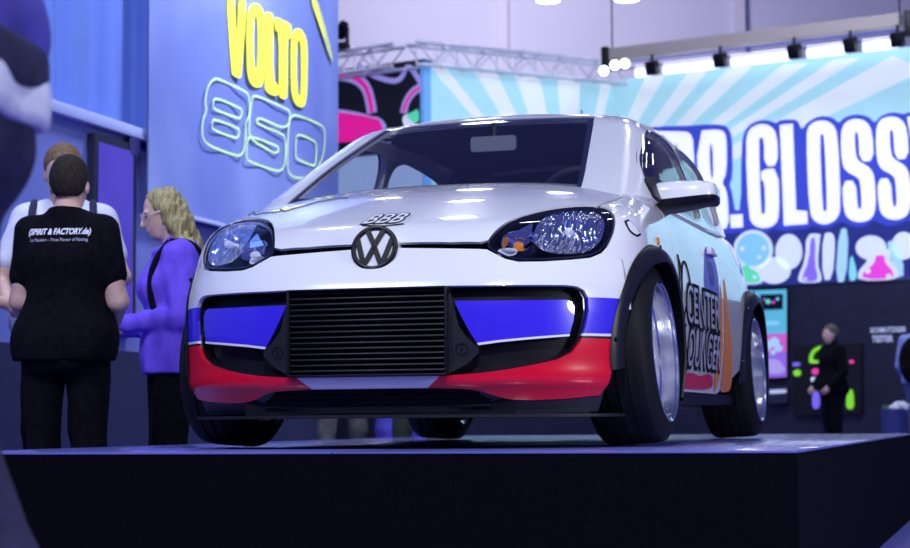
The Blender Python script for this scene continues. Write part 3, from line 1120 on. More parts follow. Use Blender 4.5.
# ---------------------------------------------------------------- bolt-on flares
def flare(cy, cz, rear, s):
    sg = -1 if s else 1
    n = 46; V = []
    a0, a1 = math.radians(-8), math.radians(206)
    K = 12
    for i in range(n + 1):
        t = a0 + (a1 - a0) * i / n          # 0 = front, 90 = top
        c, s_ = math.cos(t), math.sin(t)
        front = max(0., c)
        back = max(0., -c)
        rj = .372 + .030 * front ** 1.5 + (.02 if rear else .0) * back
        rl_ = .318 + .012 * front
        lipx = .846 - .085 * front ** 1.3 - .022 * max(0., -s_)
        if rear: lipx = .832 - .03 * front ** 2 - .01 * back
        jz = max(cz + rj * s_, .14); jy = cy - rj * c
        bx = float(sideB.to3(np.array([(jy, max(jz, .15))]))[0][0]) + .003
        lz = cz + rl_ * s_; ly = cy - rl_ * c
        ring = []
        for k in range(7):
            u = k / 6
            # bulged section between the body joint and the lip
            e = u ** .62
            ring.append((bx + (lipx - bx) * (1 - (1 - u) ** 1.9), jy + (ly - jy) * u ** 1.35, jz + (lz - jz) * u ** 1.35))
        ring.append((lipx - .006, cy - (rl_ - .006) * c, cz + (rl_ - .006) * s_))
        ring.append((lipx - .03, cy - (rl_ + .006) * c, cz + (rl_ + .006) * s_))
        ring.append((.70, cy - (rl_ + .035) * c, cz + (rl_ + .035) * s_))
        ring.append((.62, cy - (rl_ + .02) * c, cz + (rl_ + .02) * s_))
        ring.append((.56, cy - (rl_ + .01) * c, cz + (rl_ + .01) * s_))
        V += [(sg * x, y, max(z, .125)) for x, y, z in ring]
    F_ = [(i * K + k, i * K + k + 1, (i + 1) * K + k + 1, (i + 1) * K + k) for i in range(n) for k in range(K - 1)]
    mb = MB(); mb.add(V, F_)
    fo = mb.build('wheel_arch_flare', mat('matt_black_flare', (.010, .010, .015), .40, spec=.4), car, sharp=50)
    # fixing bolts near the joint
    for a in (8, 50, 90, 130, 172):
        t = math.radians(a); c, s_ = math.cos(t), math.sin(t)
        front = max(0., c); rj = .372 + .030 * front ** 1.5 - .022
        jy, jz = cy - rj * c, cz + rj * s_
        i = int(round((t - a0) / (a1 - a0) * n)); p = np.array(V[i * K + 1]) * .5 + np.array(V[i * K + 2]) * .5
        p[0] += sg * .002
        b_ = MB(); b_.lathe([(0, .006 * sg), (.006, .005 * sg), (.009, 0)], 10, 'x', Matrix.Translation(Vector(p))); b_.build('bolt', chrome_d, fo)
    return fo


# ---------------------------------------------------------------- wheels
def tyre_mat():
    m = rubber
    t, n, l, b = nt(m)
    tc = n.new('ShaderNodeTexCoord'); wv = n.new('ShaderNodeTexWave')
    wv.wave_type = 'BANDS'; wv.bands_direction = 'X'; wv.inputs['Scale'].default_value = 9; wv.inputs['Distortion'].default_value = 0
    l.new(tc.outputs['Object'], wv.inputs['Vector'])
    bp = n.new('ShaderNodeBump'); bp.inputs['Strength'].default_value = .25; bp.inputs['Distance'].default_value = .003
    l.new(wv.outputs['Fac'], bp.inputs['Height']); l.new(bp.outputs[0], b.inputs['Normal'])
    return m


tyre_mat()
spoke_m = mat('satin_spoke', (.86, .87, .90), .42, .35)


def wheel(cy, cz, xo, camber, s, proto=None):
    """xo = outer lip distance from the centreline"""
    sg = -1 if s else 1
    M = Matrix.Translation((sg * (xo - .10), cy, cz)) @ Matrix.Rotation(-sg * camber, 4, 'Y') @ (Matrix.Scale(-1, 4, (1, 0, 0)) if s else Matrix.Identity(4))
    if proto:
        w = proto.copy(); COL.objects.link(w); w.matrix_world = M
        for ch in proto.children:
            c = ch.copy(); COL.objects.link(c); c.parent = w
            for g in ch.children:
                d = g.copy(); COL.objects.link(d); d.parent = c
        w.parent = car
        return w
    # rim, axis x, outer face at x=+.10
    xo_ = .10
    pr = [(.233, xo_ - .012), (.234, xo_ - .002), (.230, xo_), (.226, xo_ - .003), (.2255, xo_ - .010),
          (.221, xo_ - .014), (.220, xo_ - .060), (.212, xo_ - .066), (.211, xo_ - .105), (.204, xo_ - .110), (.203, xo_ - .165), (.198, xo_ - .185),
          (.150, xo_ - .190), (.150, xo_ - .195), (.205, xo_ - .2), (.21, xo_ - .23), (.225, xo_ - .235), (.226, xo_ - .25)]
    mb = MB(); mb.lathe(pr, 72, 'x')
    w = mb.build('wheel', mat('brushed_chrome', (.90, .91, .94), .13, 1.), car, sharp=30)
    # mesh spokes
    mb = MB()
    for k in range(15):
        a = 2 * PI * k / 15
        hub = Vector((xo_ - .125, .055 * math.cos(a), .055 * math.sin(a)))
        for d in (-.21, .21):
            e = Vector((xo_ - .135, .202 * math.cos(a + d), .206 * math.sin(a + d)))
            mid = Vector((xo_ - .115, .13 * math.cos(a + d * .35), .13 * math.sin(a + d * .35)))
            mb.tube([hub, mid, e], [.010, .008, .007], 6)
    mb.build('mesh_spokes', spoke_m, w)
    mb = MB(); mb.lathe([(0, xo_ - .105), (.035, xo_ - .105), (.040, xo_ - .110), (.07, xo_ - .118), (.072, xo_ - .19), (0, xo_ - .19)], 32, 'x'); mb.build('hub', spoke_m, w)
    mb = MB(); mb.lathe([(.045, xo_ - .21), (.125, xo_ - .21), (.128, xo_ - .215), (.128, xo_ - .23), (.045, xo_ - .23)], 40, 'x', closed=True); mb.build('brake_disc', chrome_d, w)
    tp = [(.226, xo_ - .012), (.232, xo_ - .004), (.240, xo_ - .002), (.250, xo_ - .006), (.268, xo_ - .013), (.284, xo_ - .020), (.295, xo_ - .030), (.2995, xo_ - .045),
          (.301, xo_ - .075), (.301, xo_ - .078), (.2965, xo_ - .080), (.2965, xo_ - .086), (.301, xo_ - .088),
          (.3015, xo_ - .118), (.297, xo_ - .120), (.297, xo_ - .127), (.3015, xo_ - .129),
          (.301, xo_ - .160), (.2965, xo_ - .162), (.2965, xo_ - .168), (.301, xo_ - .170),
          (.2995, xo_ - .203), (.295, xo_ - .218), (.284, xo_ - .228), (.268, xo_ - .236), (.250, xo_ - .244), (.236, xo_ - .248), (.226, xo_ - .240)]
    mb = MB(); mb.lathe(tp, 96, 'x'); mb.build('tyre', rubber, w, sharp=28)
    w.matrix_world = M
    return w


w0 = wheel(0., .3075, .832, .065, 0)
wheel(0., .3075, .832, .065, 1, w0)
wheel(2.42, .306, .818, .05, 0, w0)
wheel(2.42, .306, .818, .05, 1, w0)
for s in (0, 1):
    flare(0., .30, False, s)
    flare(2.42, .30, True, s)
# whip aerial on the roof
ap = topG.to3(np.array([(.02, 2.25)]))[0]
an = MB().cyl(ap, ap + np.array([0, .02, .015]), .02, n=12).build('aerial_base', blackp, car)
MB().cyl(ap + np.array([0, .01, .01]), ap + np.array([0, .10, .2]), .003, n=6).build('aerial_rod', blackp, an)

# ------------------------------------------------------------------ people: smooth continuous bodies from a posed skeleton
class Vox:
    def __init__(s, lo, hi, h):
        s.lo = np.array(lo, float); s.h = h
        s.n = np.ceil((np.array(hi) - s.lo) / h).astype(int) + 1
        s.F = np.full(s.n, .2, np.float32)

    def sub(s, lo, hi):
        a = np.clip(np.floor((lo - s.lo) / s.h).astype(int), 0, s.n - 1); b = np.clip(np.ceil((hi - s.lo) / s.h).astype(int) + 1, 1, s.n)
        g = [(s.lo[i] + s.h * np.arange(a[i], b[i])).astype(np.float32) for i in range(3)]
        return tuple(slice(a[i], b[i]) for i in range(3)), np.meshgrid(*g, indexing='ij')

    def smin(s, sl, d, k):
        a = s.F[sl]
        hh = np.clip(k - np.abs(a - d), 0, None) / k
        s.F[sl] = np.minimum(a, d) - hh * hh * k * .25

    def cap(s, a, b, ra, rb, k=.03):
        a = np.array(a, float); b = np.array(b, float); m = max(ra, rb) + .09
        sl, (X, Y, Z) = s.sub(np.minimum(a, b) - m, np.maximum(a, b) + m)
        d = b - a; L = d @ d + 1e-9
        t = np.clip(((X - a[0]) * d[0] + (Y - a[1]) * d[1] + (Z - a[2]) * d[2]) / L, 0, 1)
        q = np.sqrt((X - a[0] - t * d[0]) ** 2 + (Y - a[1] - t * d[1]) ** 2 + (Z - a[2] - t * d[2]) ** 2) - (ra + (rb - ra) * t)
        s.smin(sl, q, k)

    def ell(s, c, r, R=None, k=.03):
        c = np.array(c, float); r = np.array(r, float); m = r.max() + .08
        sl, (X, Y, Z) = s.sub(c - m, c + m)
        P = np.stack([X - c[0], Y - c[1], Z - c[2]], -1)
        if R is not None: P = P @ R
        q0 = np.sqrt(((P / r) ** 2).sum(-1)); q1 = np.sqrt(((P / r ** 2) ** 2).sum(-1)) + 1e-6
        s.smin(sl, q0 * (q0 - 1) / q1, k)

    def cut(s, pt, nrm):
        """remove everything on the side the normal points to"""
        X, Y, Z = np.meshgrid(*[(s.lo[i] + s.h * np.arange(s.n[i])).astype(np.float32) for i in range(3)], indexing='ij')
        d = (X - pt[0]) * nrm[0] + (Y - pt[1]) * nrm[1] + (Z - pt[2]) * nrm[2]
        s.F = np.maximum(s.F, d)

    def folds(s, amp, freq, seed=0, stretch=(1, 1, .45), zz=1.5):
        X, Y, Z = np.meshgrid(*[(s.lo[i] + s.h * np.arange(s.n[i])).astype(np.float32) for i in range(3)], indexing='ij')
        r = np.random.RandomState(seed)
        for _ in range(5):
            w = r.normal(size=3) * freq * np.array(stretch); p = r.rand() * 6
            s.F += amp * .5 * np.sin(w[0] * X + w[1] * Y + w[2] * Z + p + 1.5 * np.sin(9 * Z + p) * (amp > .002))

    def mesh(s):
        F = s.F; n = F.shape
        ins = F < 0
        c = np.zeros((n[0] - 1, n[1] - 1, n[2] - 1), np.uint8)
        for dx in (0, 1):
            for dy in (0, 1):
                for dz in (0, 1): c += ins[dx:n[0] - 1 + dx, dy:n[1] - 1 + dy, dz:n[2] - 1 + dz]
        act = (c > 0) & (c < 8)
        idx = -np.ones(act.shape, int); ids = np.argwhere(act); idx[act] = np.arange(len(ids))
        acc = np.zeros((len(ids), 3)); cnt = np.zeros(len(ids))
        corners = [(a, b, d) for a in (0, 1) for b in (0, 1) for d in (0, 1)]
        for p in corners:
            for ax in range(3):
                if p[ax]: continue
                q = list(p); q[ax] = 1
                f0 = F[ids[:, 0] + p[0], ids[:, 1] + p[1], ids[:, 2] + p[2]]; f1 = F[ids[:, 0] + q[0], ids[:, 1] + q[1], ids[:, 2] + q[2]]
                k = (f0 < 0) != (f1 < 0)
                t = np.where(k, f0 / (f0 - f1 + 1e-12), 0)
                pos = np.array(p, float)[None].repeat(len(ids), 0); pos[:, ax] = t
                acc[k] += pos[k]; cnt[k] += 1
        V = s.lo + (ids + acc / cnt[:, None]) * s.h
        Q = []
        for ax in range(3):
            a0 = [slice(None)] * 3; a1 = [slice(None)] * 3
            a0[ax] = slice(0, -1); a1[ax] = slice(1, None)
            A = ins[tuple(a0)]; B = ins[tuple(a1)]
            for flip, K in ((0, A & ~B), (1, ~A & B)):
                e = np.argwhere(K)
                o1, o2 = [(1, 2), (2, 0), (0, 1)][ax]
                e = e[(e[:, o1] > 0) & (e[:, o2] > 0) & (e[:, o1] < act.shape[o1]) & (e[:, o2] < act.shape[o2])]
                if not len(e): continue
                def at(d1, d2):
                    g = e.copy(); g[:, o1] -= d1; g[:, o2] -= d2
                    return idx[g[:, 0], g[:, 1], g[:, 2]]
                q = np.stack([at(1, 1), at(0, 1), at(0, 0), at(1, 0)], 1)
                if flip: q = q[:, ::-1]
                Q.append(q[(q >= 0).all(1)])
        return V, np.concatenate(Q) if Q else np.zeros((0, 4), int)

    def build(s, name, m, parent):
        V, Q = s.mesh()
        me = bpy.data.meshes.new(name)
        me.from_pydata(V.tolist(), [], Q.tolist())
        me.materials.append(m)
        me.polygons.foreach_set('use_smooth', [True] * len(me.polygons))
        return link(name, me, parent)


skin = noise_var(mat('skin', (.62, .40, .33), .5), (.58, .36, .29), (.66, .43, .36), 25)


def rotx(a): return np.array([[1, 0, 0], [0, math.cos(a), -math.sin(a)], [0, math.sin(a), math.cos(a)]])
def rotz(a): return np.array([[math.cos(a), -math.sin(a), 0], [math.sin(a), math.cos(a), 0], [0, 0, 1]])


def person(loc, rz, label, h=1.75, vox=.009, group=None, elbows=None, wrists=None, handdir=None, palm=None, head=(0, 0), legs=None, lean=0., sleeve='short',
           shirt=None, sw=None, pants=None, shoes=None, hair=None, hairstyle='short', girth=1., female=False, hem=.93, glasses=False, cap_h=None, collar=False):
    """local frame: faces -Y, x to the person's left, z up from the floor"""
    S = h / 1.75
    root = empty('person', tuple(loc), rz, label=label, cat='person', group=group)
    sw = sw or (.165 if female else .185)
    J = dict(sh=[np.array([sg * sw, .01 + lean * -.10, 1.415 - (.02 if female else 0)]) for sg in (1, -1)],
             hip=[np.array([sg * .092, 0, .93]) for sg in (1, -1)])
    el = elbows or [(.25, .03, 1.13), (-.25, .03, 1.13)]
    wr = wrists or [(.25, -.05, .88), (-.25, -.05, .88)]
    el = [np.array(e, float) for e in el]; wr = [np.array(w, float) for w in wr]
    hd = handdir or [None, None]; pn = palm or [(-1, 0, 0), (1, 0, 0)]
    lg = legs or [((.10, -.015, .50), (.105, .03, .085), (.125, -.14, .035)), ((-.10, -.015, .50), (-.105, .03, .085), (-.125, -.14, .035))]
    lg = [[np.array(q, float) for q in L] for L in lg]
    neck = np.array([0, .02 - lean * .10, 1.475]); hc = np.array([0, -.02 - lean * .14, 1.615])
    HR = rotz(head[0]) @ rotx(head[1])

    def H(p): return hc + HR @ np.array(p, float) - HR @ np.array([0, 0, -.10]) + np.array([0, 0, -.10])
    ext = np.array(el + wr + [q for L in lg for q in L] + [hc, np.array([.3, .16, .9]), np.array([-.3, -.16, .9])])
    lo = ext.min(0) - .2; hi = ext.max(0) + .2; lo[2] = -.02
    g = girth

    def torso(v, e):
        lf = lean
        c = lambda x, y, z: (x, y - lf * .10 * max(0, (z - .95) / .5), z)
        for sx in (1, -1): v.cap(c(sx * .03, .025, 1.475), c(sx * sw * .66, .018, 1.42), .045 + e, .04 + e, .06)
        v.cap(c(-sw * .63, .012, 1.385), c(sw * .63, .012, 1.385), .062 + e, .062 + e, .05)
        v.cap(c(-.075, .01, 1.29), c(.075, .01, 1.29), .112 * g + e, .112 * g + e, .07)
        if female:
            for sx in (1, -1): v.ell(c(sx * .075, -.085, 1.25), (.068 + e,) * 3, None, .05)
        v.cap(c(-.06, .005, 1.10), c(.06, .005, 1.10), (.092 if female else .102) * g + e, (.092 if female else .102) * g + e, .09)
        v.cap((-.075, .012, .96), (.075, .012, .96), .108 * g + e, .108 * g + e, .08)
        for sx in (1, -1): v.ell((sx * .068, .062, .90), (.088 + e, .092 + e, .105 + e), None, .05)

    def armp(v, i, e, t0=0., t1=1., lower=False, t2=1.):
        a, b, c = J['sh'][i], el[i], wr[i]
        if t1 > 0: v.cap(a, a + (b - a) * t1, .056 * g + e, (.045 + .004 * (1 - t1)) * g + e, .04)
        if lower: v.cap(b, b + (c - b) * t2, .043 * g + e, (.043 - .015 * t2) * g + e, .02)

    def legp(v, i, e, shin=True):
        hp = J['hip'][i]; k_, a_, t_ = lg[i]
        v.cap(hp, k_, .088 * g + e, .058 + e, .03)
        v.cap(k_, a_ + (k_ - a_) * .06, .055 + e, .040 + e, .02)

    # ---- body
    v = Vox(lo, hi, vox)
    torso(v, 0)
    v.cap(neck - [0, 0, .06], hc + [0, .012, -.06], .054, .050, .03)
    v.ell(H((0, .012, .025)), (.074, .092, .092), HR, .02)
    v.ell(H((0, -.030, -.045)), (.056, .060, .065), HR, .04)
    v.ell(H((0, -.050, -.090)), (.030, .026, .022), HR, .03)
    v.cap(H((0, -.088, .012)), H((0, -.104, -.028)), .008, .0135, .012)
    for sx in (1, -1):
        v.ell(H((sx * .076, .012, -.012)), (.010, .020, .030), HR, .008)
        v.ell(H((sx * .030, -.079, .026)), (.022, .010, .008), HR, .012)
    v.ell(H((0, -.085, -.058)), (.022, .010, .007), HR, .008)
    for i in (0, 1):
        armp(v, i, 0, lower=True); legp(v, i, -.004)
        k_, a_, t_ = lg[i]
        v.cap(a_ + [0, .02, -.03], t_, .036, .026, .03)
        # hand: palm, four bent fingers of unequal length, thumb from the side of the palm
        c = wr[i]; d = hd[i]
        d = (c - el[i]) if d is None else np.array(d, float)
        d = d / np.linalg.norm(d); n_ = np.array(pn[i], float); n_ = n_ - d * (n_ @ d); n_ /= np.linalg.norm(n_)
        u = np.cross(d, n_)                      # across the knuckles
        if i: u = -u
        for q in (-.026, -.009, .009, .026):
            v.cap(c + d * .012 + u * q * .7, c + d * .085 + u * q, .015, .0125, .012)
        for q, L in ((-.030, .058), (-.010, .072), (.010, .078), (.030, .070)):
            b0 = c + d * .088 + u * q
            b1 = b0 + (d * .86 + n_ * .5) * L * .52
            b2 = b1 + (d * .35 + n_ * .94) * L * .5
            v.cap(b0, b1, .0098, .0090, .006); v.cap(b1, b2, .0090, .0080, .004)
        t0 = c + d * .03 + u * .024; t1 = t0 + (u * .62 + d * .60 + n_ * .5) * .042; t2 = t1 + (d * .75 + n_ * .65 + u * .1) * .032
        v.cap(t0, t1, .0135, .011, .008); v.cap(t1, t2, .0105, .009, .004)
    body = v.build('body', skin, root)

    # ---- shirt
    v = Vox(lo, hi, max(vox, .009))
    torso(v, .014)
    v.cap((-.08, .012, hem + .03), (.08, .012, hem + .03), .112 * g + .024, .112 * g + .024, .06); v.cap((-.08, .012, .98), (.08, .012, .98), .112 * g + .022, .112 * g + .022, .06)
    for i in (0, 1):
        if sleeve == 'short': armp(v, i, .018, t1=.62)
        elif sleeve == 'long': armp(v, i, .014, lower=True, t2=.95)
    if collar: v.cap(neck - [0, 0, .03], neck + [0, -.01, .035], .072, .066, .02)
    v.folds(.004, 26, seed=int(h * 1000))
    v.cut((0, 0, hem), (0, 0, -1))
    if not collar: v.cut(neck + [0, 0, .030], (0, -.25, .97))
    sh = v.build('shirt', shirt, root)
    # ---- trousers
    v = Vox(lo, hi, max(vox, .009))
    v.cap((-.075, .012, .95), (.075, .012, .95), .112 * g + .006, .112 * g + .006, .05)
    for sx in (1, -1): v.ell((sx * .068, .062, .90), (.097, .101, .114), None, .05)
    for i in (0, 1):
        k_, a_, t_ = lg[i]
        legp(v, i, .014)
        v.cap(a_ + (k_ - a_) * .5, a_ + [0, 0, .02], .062, .060, .04)
    v.folds(.004, 22, seed=int(h * 777))
    v.cut((0, 0, 1.03), (0, 0, 1))
    v.build('trousers', pants, root)
    for i in (0, 1):
        k_, a_, t_ = lg[i]
        v = Vox(np.minimum(a_, t_) - .12, np.maximum(a_, t_) + .14, max(vox, .008))
        v.cap(a_ + [0, .035, -.028], t_ + [0, .01, .004], .046, .036, .03); v.cap(a_ + [0, .01, -.02], a_ + [0, 0, .03], .05, .05, .03)
        v.cut((0, 0, .002), (0, 0, -1))
        v.build('shoe', shoes or blackp, root)
    # ---- hair
    if hairstyle:
        v = Vox(hc - [.3, .3, .66], hc + [.3, .3, .25], max(vox * .8, .007))
        if hairstyle == 'short':
            v.ell(H((0, .020, .040)), (.083, .098, .092), HR, .02)
            v.ell(H((0, .055, -.005)), (.070, .058, .070), HR, .03)
            v.folds(.0011, 160, seed=3, stretch=(1, 1, .3))
            nrm = HR @ np.array([0, -.80, -.60]); v.cut(H((0, -.052, .055)), nrm)
            v.cut(H((0, .03, -.055)), HR @ np.array([0, -.2, -.98]))
        else:
            v.ell(H((0, .018, .034)), (.084, .100, .094), HR, .02)
            v.ell(H((0, .060, -.04)), (.085, .060, .10), HR, .04)
            for sx in (1, -1):
                v.cap(H((sx * .070, .035, -.03)), H((sx * .095, .045, -.20)) , .036, .046, .05)
                v.cap(H((sx * .095, .045, -.20)), H((sx * .095, .04, -.44)), .050, .034, .04)
            v.cap(H((0, .07, -.05)), H((0, .11, -.40)), .06, .05, .05)
            v.folds(.007, 75, seed=5, stretch=(1.5, 1.5, .25))
            # opening for the face
            for sx in (1, -1):
                v.cut(H((0, -.045, .06)), HR @ np.array([0, -.93, -.1])) if sx == 1 else None
            P = H((0, -.085, -.03))
            sl, (X, Y, Z) = v.sub(P - .14, P + .14)
            q = np.sqrt(((X - P[0]) / 1.0) ** 2 + ((Y - P[1]) / .85) ** 2 + ((Z - P[2]) / 1.15) ** 2) - .075
            v.F[sl] = np.maximum(v.F[sl], -q)
        v.build('hair', hair, root)
    # ---- eyes and glasses
    mb = MB()
    for sx in (1, -1):
        e = H((sx * .030, -.0835, .010)); mb.lathe([(0, -.006), (.004, -.0045), (.006, 0), (.004, .0045), (0, .006)], 10, 'z', Matrix.Translation(Vector(e)))
    mb.build('eyes', mat('eye', (.05, .04, .04), .2), root)
    if glasses:
        mb = MB()
        for sx in (1, -1):
            ring = [H((sx * .033 + .024 * math.cos(t), -.098 + .004 * abs(math.cos(t)), .006 + .020 * math.sin(t))) for t in np.linspace(0, 2 * PI, 21)[:-1]]
            mb.tube(ring, .0022, 5, closed=True)
            mb.tube([H((sx * .057, -.095, .012)), H((sx * .078, -.03, .012)), H((sx * .080, .015, .004))], .0022, 5)
        mb.tube([H((-.010, -.100, .010)), H((.010, -.100, .010))], .0022, 5)
        mb.build('glasses', mat('pale_wire', (.6, .55, .6), .3, .6), root)
    root.scale = (S, S, S)
    return root, dict(H=H, neck=neck, hc=hc, sh=J['sh'], el=el, wr=wr, shirt=sh, S=S, hip=J['hip'])


def face_dir(fwd):
    """rotation that turns local -Y to the horizontal world direction given"""
    return math.atan2(fwd[0], -fwd[1])


blk_cloth = noise_var(mat('black_cloth', (.004, .004, .007), .95, spec=.1), (.003, .003, .005), (.006, .006, .010), 40)
nav_cloth = noise_var(mat('navy_cloth', (.015, .015, .05), .85), (.012, .012, .04), (.02, .02, .07), 30)

# ------------------------------------------------------------------ the stand: platform, floor, walls
def glossy_floor():
    m = mat('dark_carpet', (.09, .08, .42), .55)
    return noise_var(m, (.07, .06, .36), (.11, .10, .48), 60, bump=.2)


floor = MB().box((-2, 18, FLOOR_Z - .03), (90, 100, .06)).build('floor', glossy_floor(), kind='structure')
PX0, PX1, PY0, PY1 = -1.36, 1.372, -.985, 4.92
plat = empty('display_platform', ((PX0 + PX1) / 2, (PY0 + PY1) / 2, FLOOR_Z), label='low black display platform with a glossy top carrying the car', cat='platform')
pc = Vector(plat.location)
topm = noise_var(mat('platform_top', (.13, .14, .44), .22, coat=.3), (.12, .13, .41), (.15, .16, .48), 3)
bx = MB().box((0, 0, .226), (PX1 - PX0 - .006, PY1 - PY0 - .006, .452)).build('platform_base', noise_var(mat('platform_side', (.002, .002, .004), .85, spec=.06), (.0015, .0018, .004), (.0025, .0028, .006), 90), plat)
n_ = 2
for i in range(n_):
    w = (PX1 - PX0) / n_
    MB().box((PX0 + w * (i + .5) - pc[0], 0, .4555), (w - .003, PY1 - PY0, .007), None, .0015).build('top_panel', topm, plat)

# ---- left partition of the neighbouring stand: runs parallel to the car
WX = -3.4
wl_px = lambda px: on_plane(px, 'x', WX)[:, 1:]
yA, yB = -3.2, float(on_plane([(339, 60)], 'x', WX + .06)[0, 1])
rail = wl_px([(35, 98), (147, 140)]); zr = float(rail[:, 1].mean())
lw = noise_var(mat('blue_panel', (.15, .18, .52), .5), (.14, .17, .50), (.16, .19, .55), 2)
MB().box((WX - .08, (yA + yB) / 2, (FLOOR_Z + zr) / 2), (.10, yB - yA, zr - FLOOR_Z)).build('wall_left', lw, kind='structure')
rt = MB().box((WX + .0, (yA + yB) / 2, zr), (.07, yB - yA, .075), None, .012).build('partition_rail', mat('pale_rail', (.42, .47, .85), .35), label='pale metal rail along the top of the blue partition', cat='rail')
dk = MB().box((WX - .026, (yA + yB) / 2, FLOOR_Z + .50), (.006, yB - yA, 1.0)).build('trim_1', mat('dark_skirting', (.018, .02, .07), .6), kind='structure')


def pleats(y0, y1, z0, z1, x0, amp, name, m, parent=None, ny=160, nz=24, freq=7., **k):
    ys = np.linspace(y0, y1, ny); zs = np.linspace(z0, z1, nz)
    V = []
    for z in zs:
        t = (z - z0) / (z1 - z0)
        for y in ys:
            w = math.sin(y * freq + 1.7 * math.sin(y * 1.7) + t * .8) + .5 * math.sin(y * freq * 1.9 + 1.2 + 1.5 * t)
            V.append((x0 + amp * w * (1.0 - .75 * t), y, z))
    F_ = [(i * ny + j, i * ny + j + 1, (i + 1) * ny + j + 1, (i + 1) * ny + j) for i in range(nz - 1) for j in range(ny - 1)]
    mb = MB(); mb.add(V, F_)
    n0 = len(V); mb.add([(x - .012, y, z) for x, y, z in V], [q[::-1] for q in F_])
    b = [j for j in range(ny)]; t_ = [(nz - 1) * ny + j for j in range(ny)]
    for L in (b, t_):
        for a, c in zip(L, L[1:]): mb.f.append((a, c, c + n0, a + n0)); mb.m.append(0)
    return mb.build(name, m, parent, sharp=70, **k)


yV = float(on_plane([(147.5, 100)], 'x', WX + .06)[0, 1])
ZT_ = 4.9
cl = mat('blue_cloth', (.13, .22, .66), .75)
pleats(yA, yV + .15, zr - .03, ZT_, WX - .06, .045, 'pleated_curtain', cl, freq=13., label='pleated plain blue fabric hanging above the partition rail at upper left', cat='curtain')
# printed banner
def banner_mat():
    m = mat('printed_banner', (.22, .27, .78), .7)
    t, n, l, b = nt(m)
    tc = n.new('ShaderNodeTexCoord'); no = n.new('ShaderNodeTexNoise'); no.inputs['Scale'].default_value = .55; no.inputs['Detail'].default_value = 2
    l.new(tc.outputs['Object'], no.inputs['Vector'])
    cr = n.new('ShaderNodeValToRGB')
    cr.color_ramp.elements[0].position = .38; cr.color_ramp.elements[0].color = (.15, .20, .56, 1)
    cr.color_ramp.elements[1].position = .62; cr.color_ramp.elements[1].color = (.28, .36, .72, 1)
    l.new(no.outputs['Fac'], cr.inputs[0]); l.new(cr.outputs[0], b.inputs['Base Color'])
    return m


BX = WX + .06
ban = empty('printed_fabric_banner', (BX, (yV + yB) / 2, 0), label='large blue fabric banner with yellow VOLTO and outlined 850 lettering', cat='banner')
bl = Vector(ban.location)
zb0 = float(on_plane([(150, 208)], 'x', BX)[0, 2])
fb = pleats(yV - bl[1], yB - bl[1], zb0, ZT_, 0, .010, 'banner_fabric', banner_mat(), ban, freq=6.)
MB().box((0, (yV + yB) / 2 - bl[1], zb0), (.03, yB - yV, .03), None, .008).build('bottom_batten', mat('pale_rail', (.5, .5, .8), .35), ban)


def zoom(o, s, L): return [(o[0] + a / s, o[1] + b / s) for a, b in L]


def ban_uv(px):
    P = on_plane(px, 'x', BX + .018)
    return [(float(p[1]) - bl[1], float(p[2])) for p in P]


yel = mat('yellow_glow_print', (.90, .93, .06), .6, emit=(.9, .95, .1), estr=.28)  # glow put into the printed yellow itself
yelg = mat('yellow_green_glow_print', (.66, .95, .35), .6, emit=(.55, .95, .4), estr=.18)  # numeral outlines carry a weaker glow in their colour
bfn = lambda u, v, h: (h, u, v)


def shape(name, px, m, parent, fn, uv, h0=.016, h1=.020, hole=None, sm=1):
    L = smooth_loop(uv(px), sm)
    mb = MB()
    if hole is None:
        mb.prism(L, h0, h1, fn)
    else:
        Hh = [smooth_loop(uv(q), sm) for q in hole]
        vv, ff = cdt(L, Hh)
        for hh, rev in ((h0, True), (h1, False)): mb.add([fn(a, b, hh) for a, b in vv], [q[::-1] if rev else q for q in ff])
        for lp in [L] + Hh:
            n = len(lp); mb.add([fn(a, b, h0) for a, b in lp] + [fn(a, b, h1) for a, b in lp], [(i, (i + 1) % n, n + (i + 1) % n, n + i) for i in range(n)])
    return mb.build(name, m, parent)


z1 = lambda L: zoom((215, 0), 4.985, L)
shape('letter_v', z1([(55, -60), (93, -60), (106, 190), (110, 190), (120, -40), (160, -40), (132, 380), (122, 392), (92, 380), (82, 365)]), yel, ban, bfn, ban_uv)
for nm, o_, hh in (('letter_o', [(158, 120), (165, 50), (185, 15), (215, 18), (240, 50), (247, 120), (246, 360), (238, 425), (215, 440), (185, 428), (165, 390), (158, 300)], [(193, 110), (203, 70), (213, 110), (213, 320), (203, 355), (193, 310)]),
                   ('letter_o', [(378, 240), (384, 165), (405, 140), (432, 145), (455, 190), (461, 250), (459, 460), (450, 525), (428, 540), (400, 520), (382, 475), (378, 420)], [(407, 230), (417, 188), (429, 235), (430, 450), (420, 495), (408, 450)])):
    shape(nm, z1(o_), yel, ban, bfn, ban_uv, hole=[z1(hh)])
shape('letter_l', z1([(248, 70), (255, 58), (285, 66), (290, 78), (290, 402), (314, 420), (316, 470), (300, 482), (255, 458), (248, 440)]), yel, ban, bfn, ban_uv)
shape('letter_t', z1([(296, 92), (306, 84), (374, 118), (380, 130), (378, 185), (372, 196), (361, 190), (361, 480), (350, 498), (326, 488), (319, 475), (319, 165), (300, 150)]), yel, ban, bfn, ban_uv)
shape('light_streak', z1([(466, -30), (500, -30), (560, 170), (590, 310), (576, 300), (535, 170)]), mat('yellow_streak_print', (.62, .72, .28), .6), ban, bfn, ban_uv)
shape('light_streak', z1([(468, -30), (488, -30), (548, 190), (540, 185)]), yel, ban, bfn, ban_uv, .019, .0215)
z2 = lambda L: zoom((190, 70), 4.568, L)
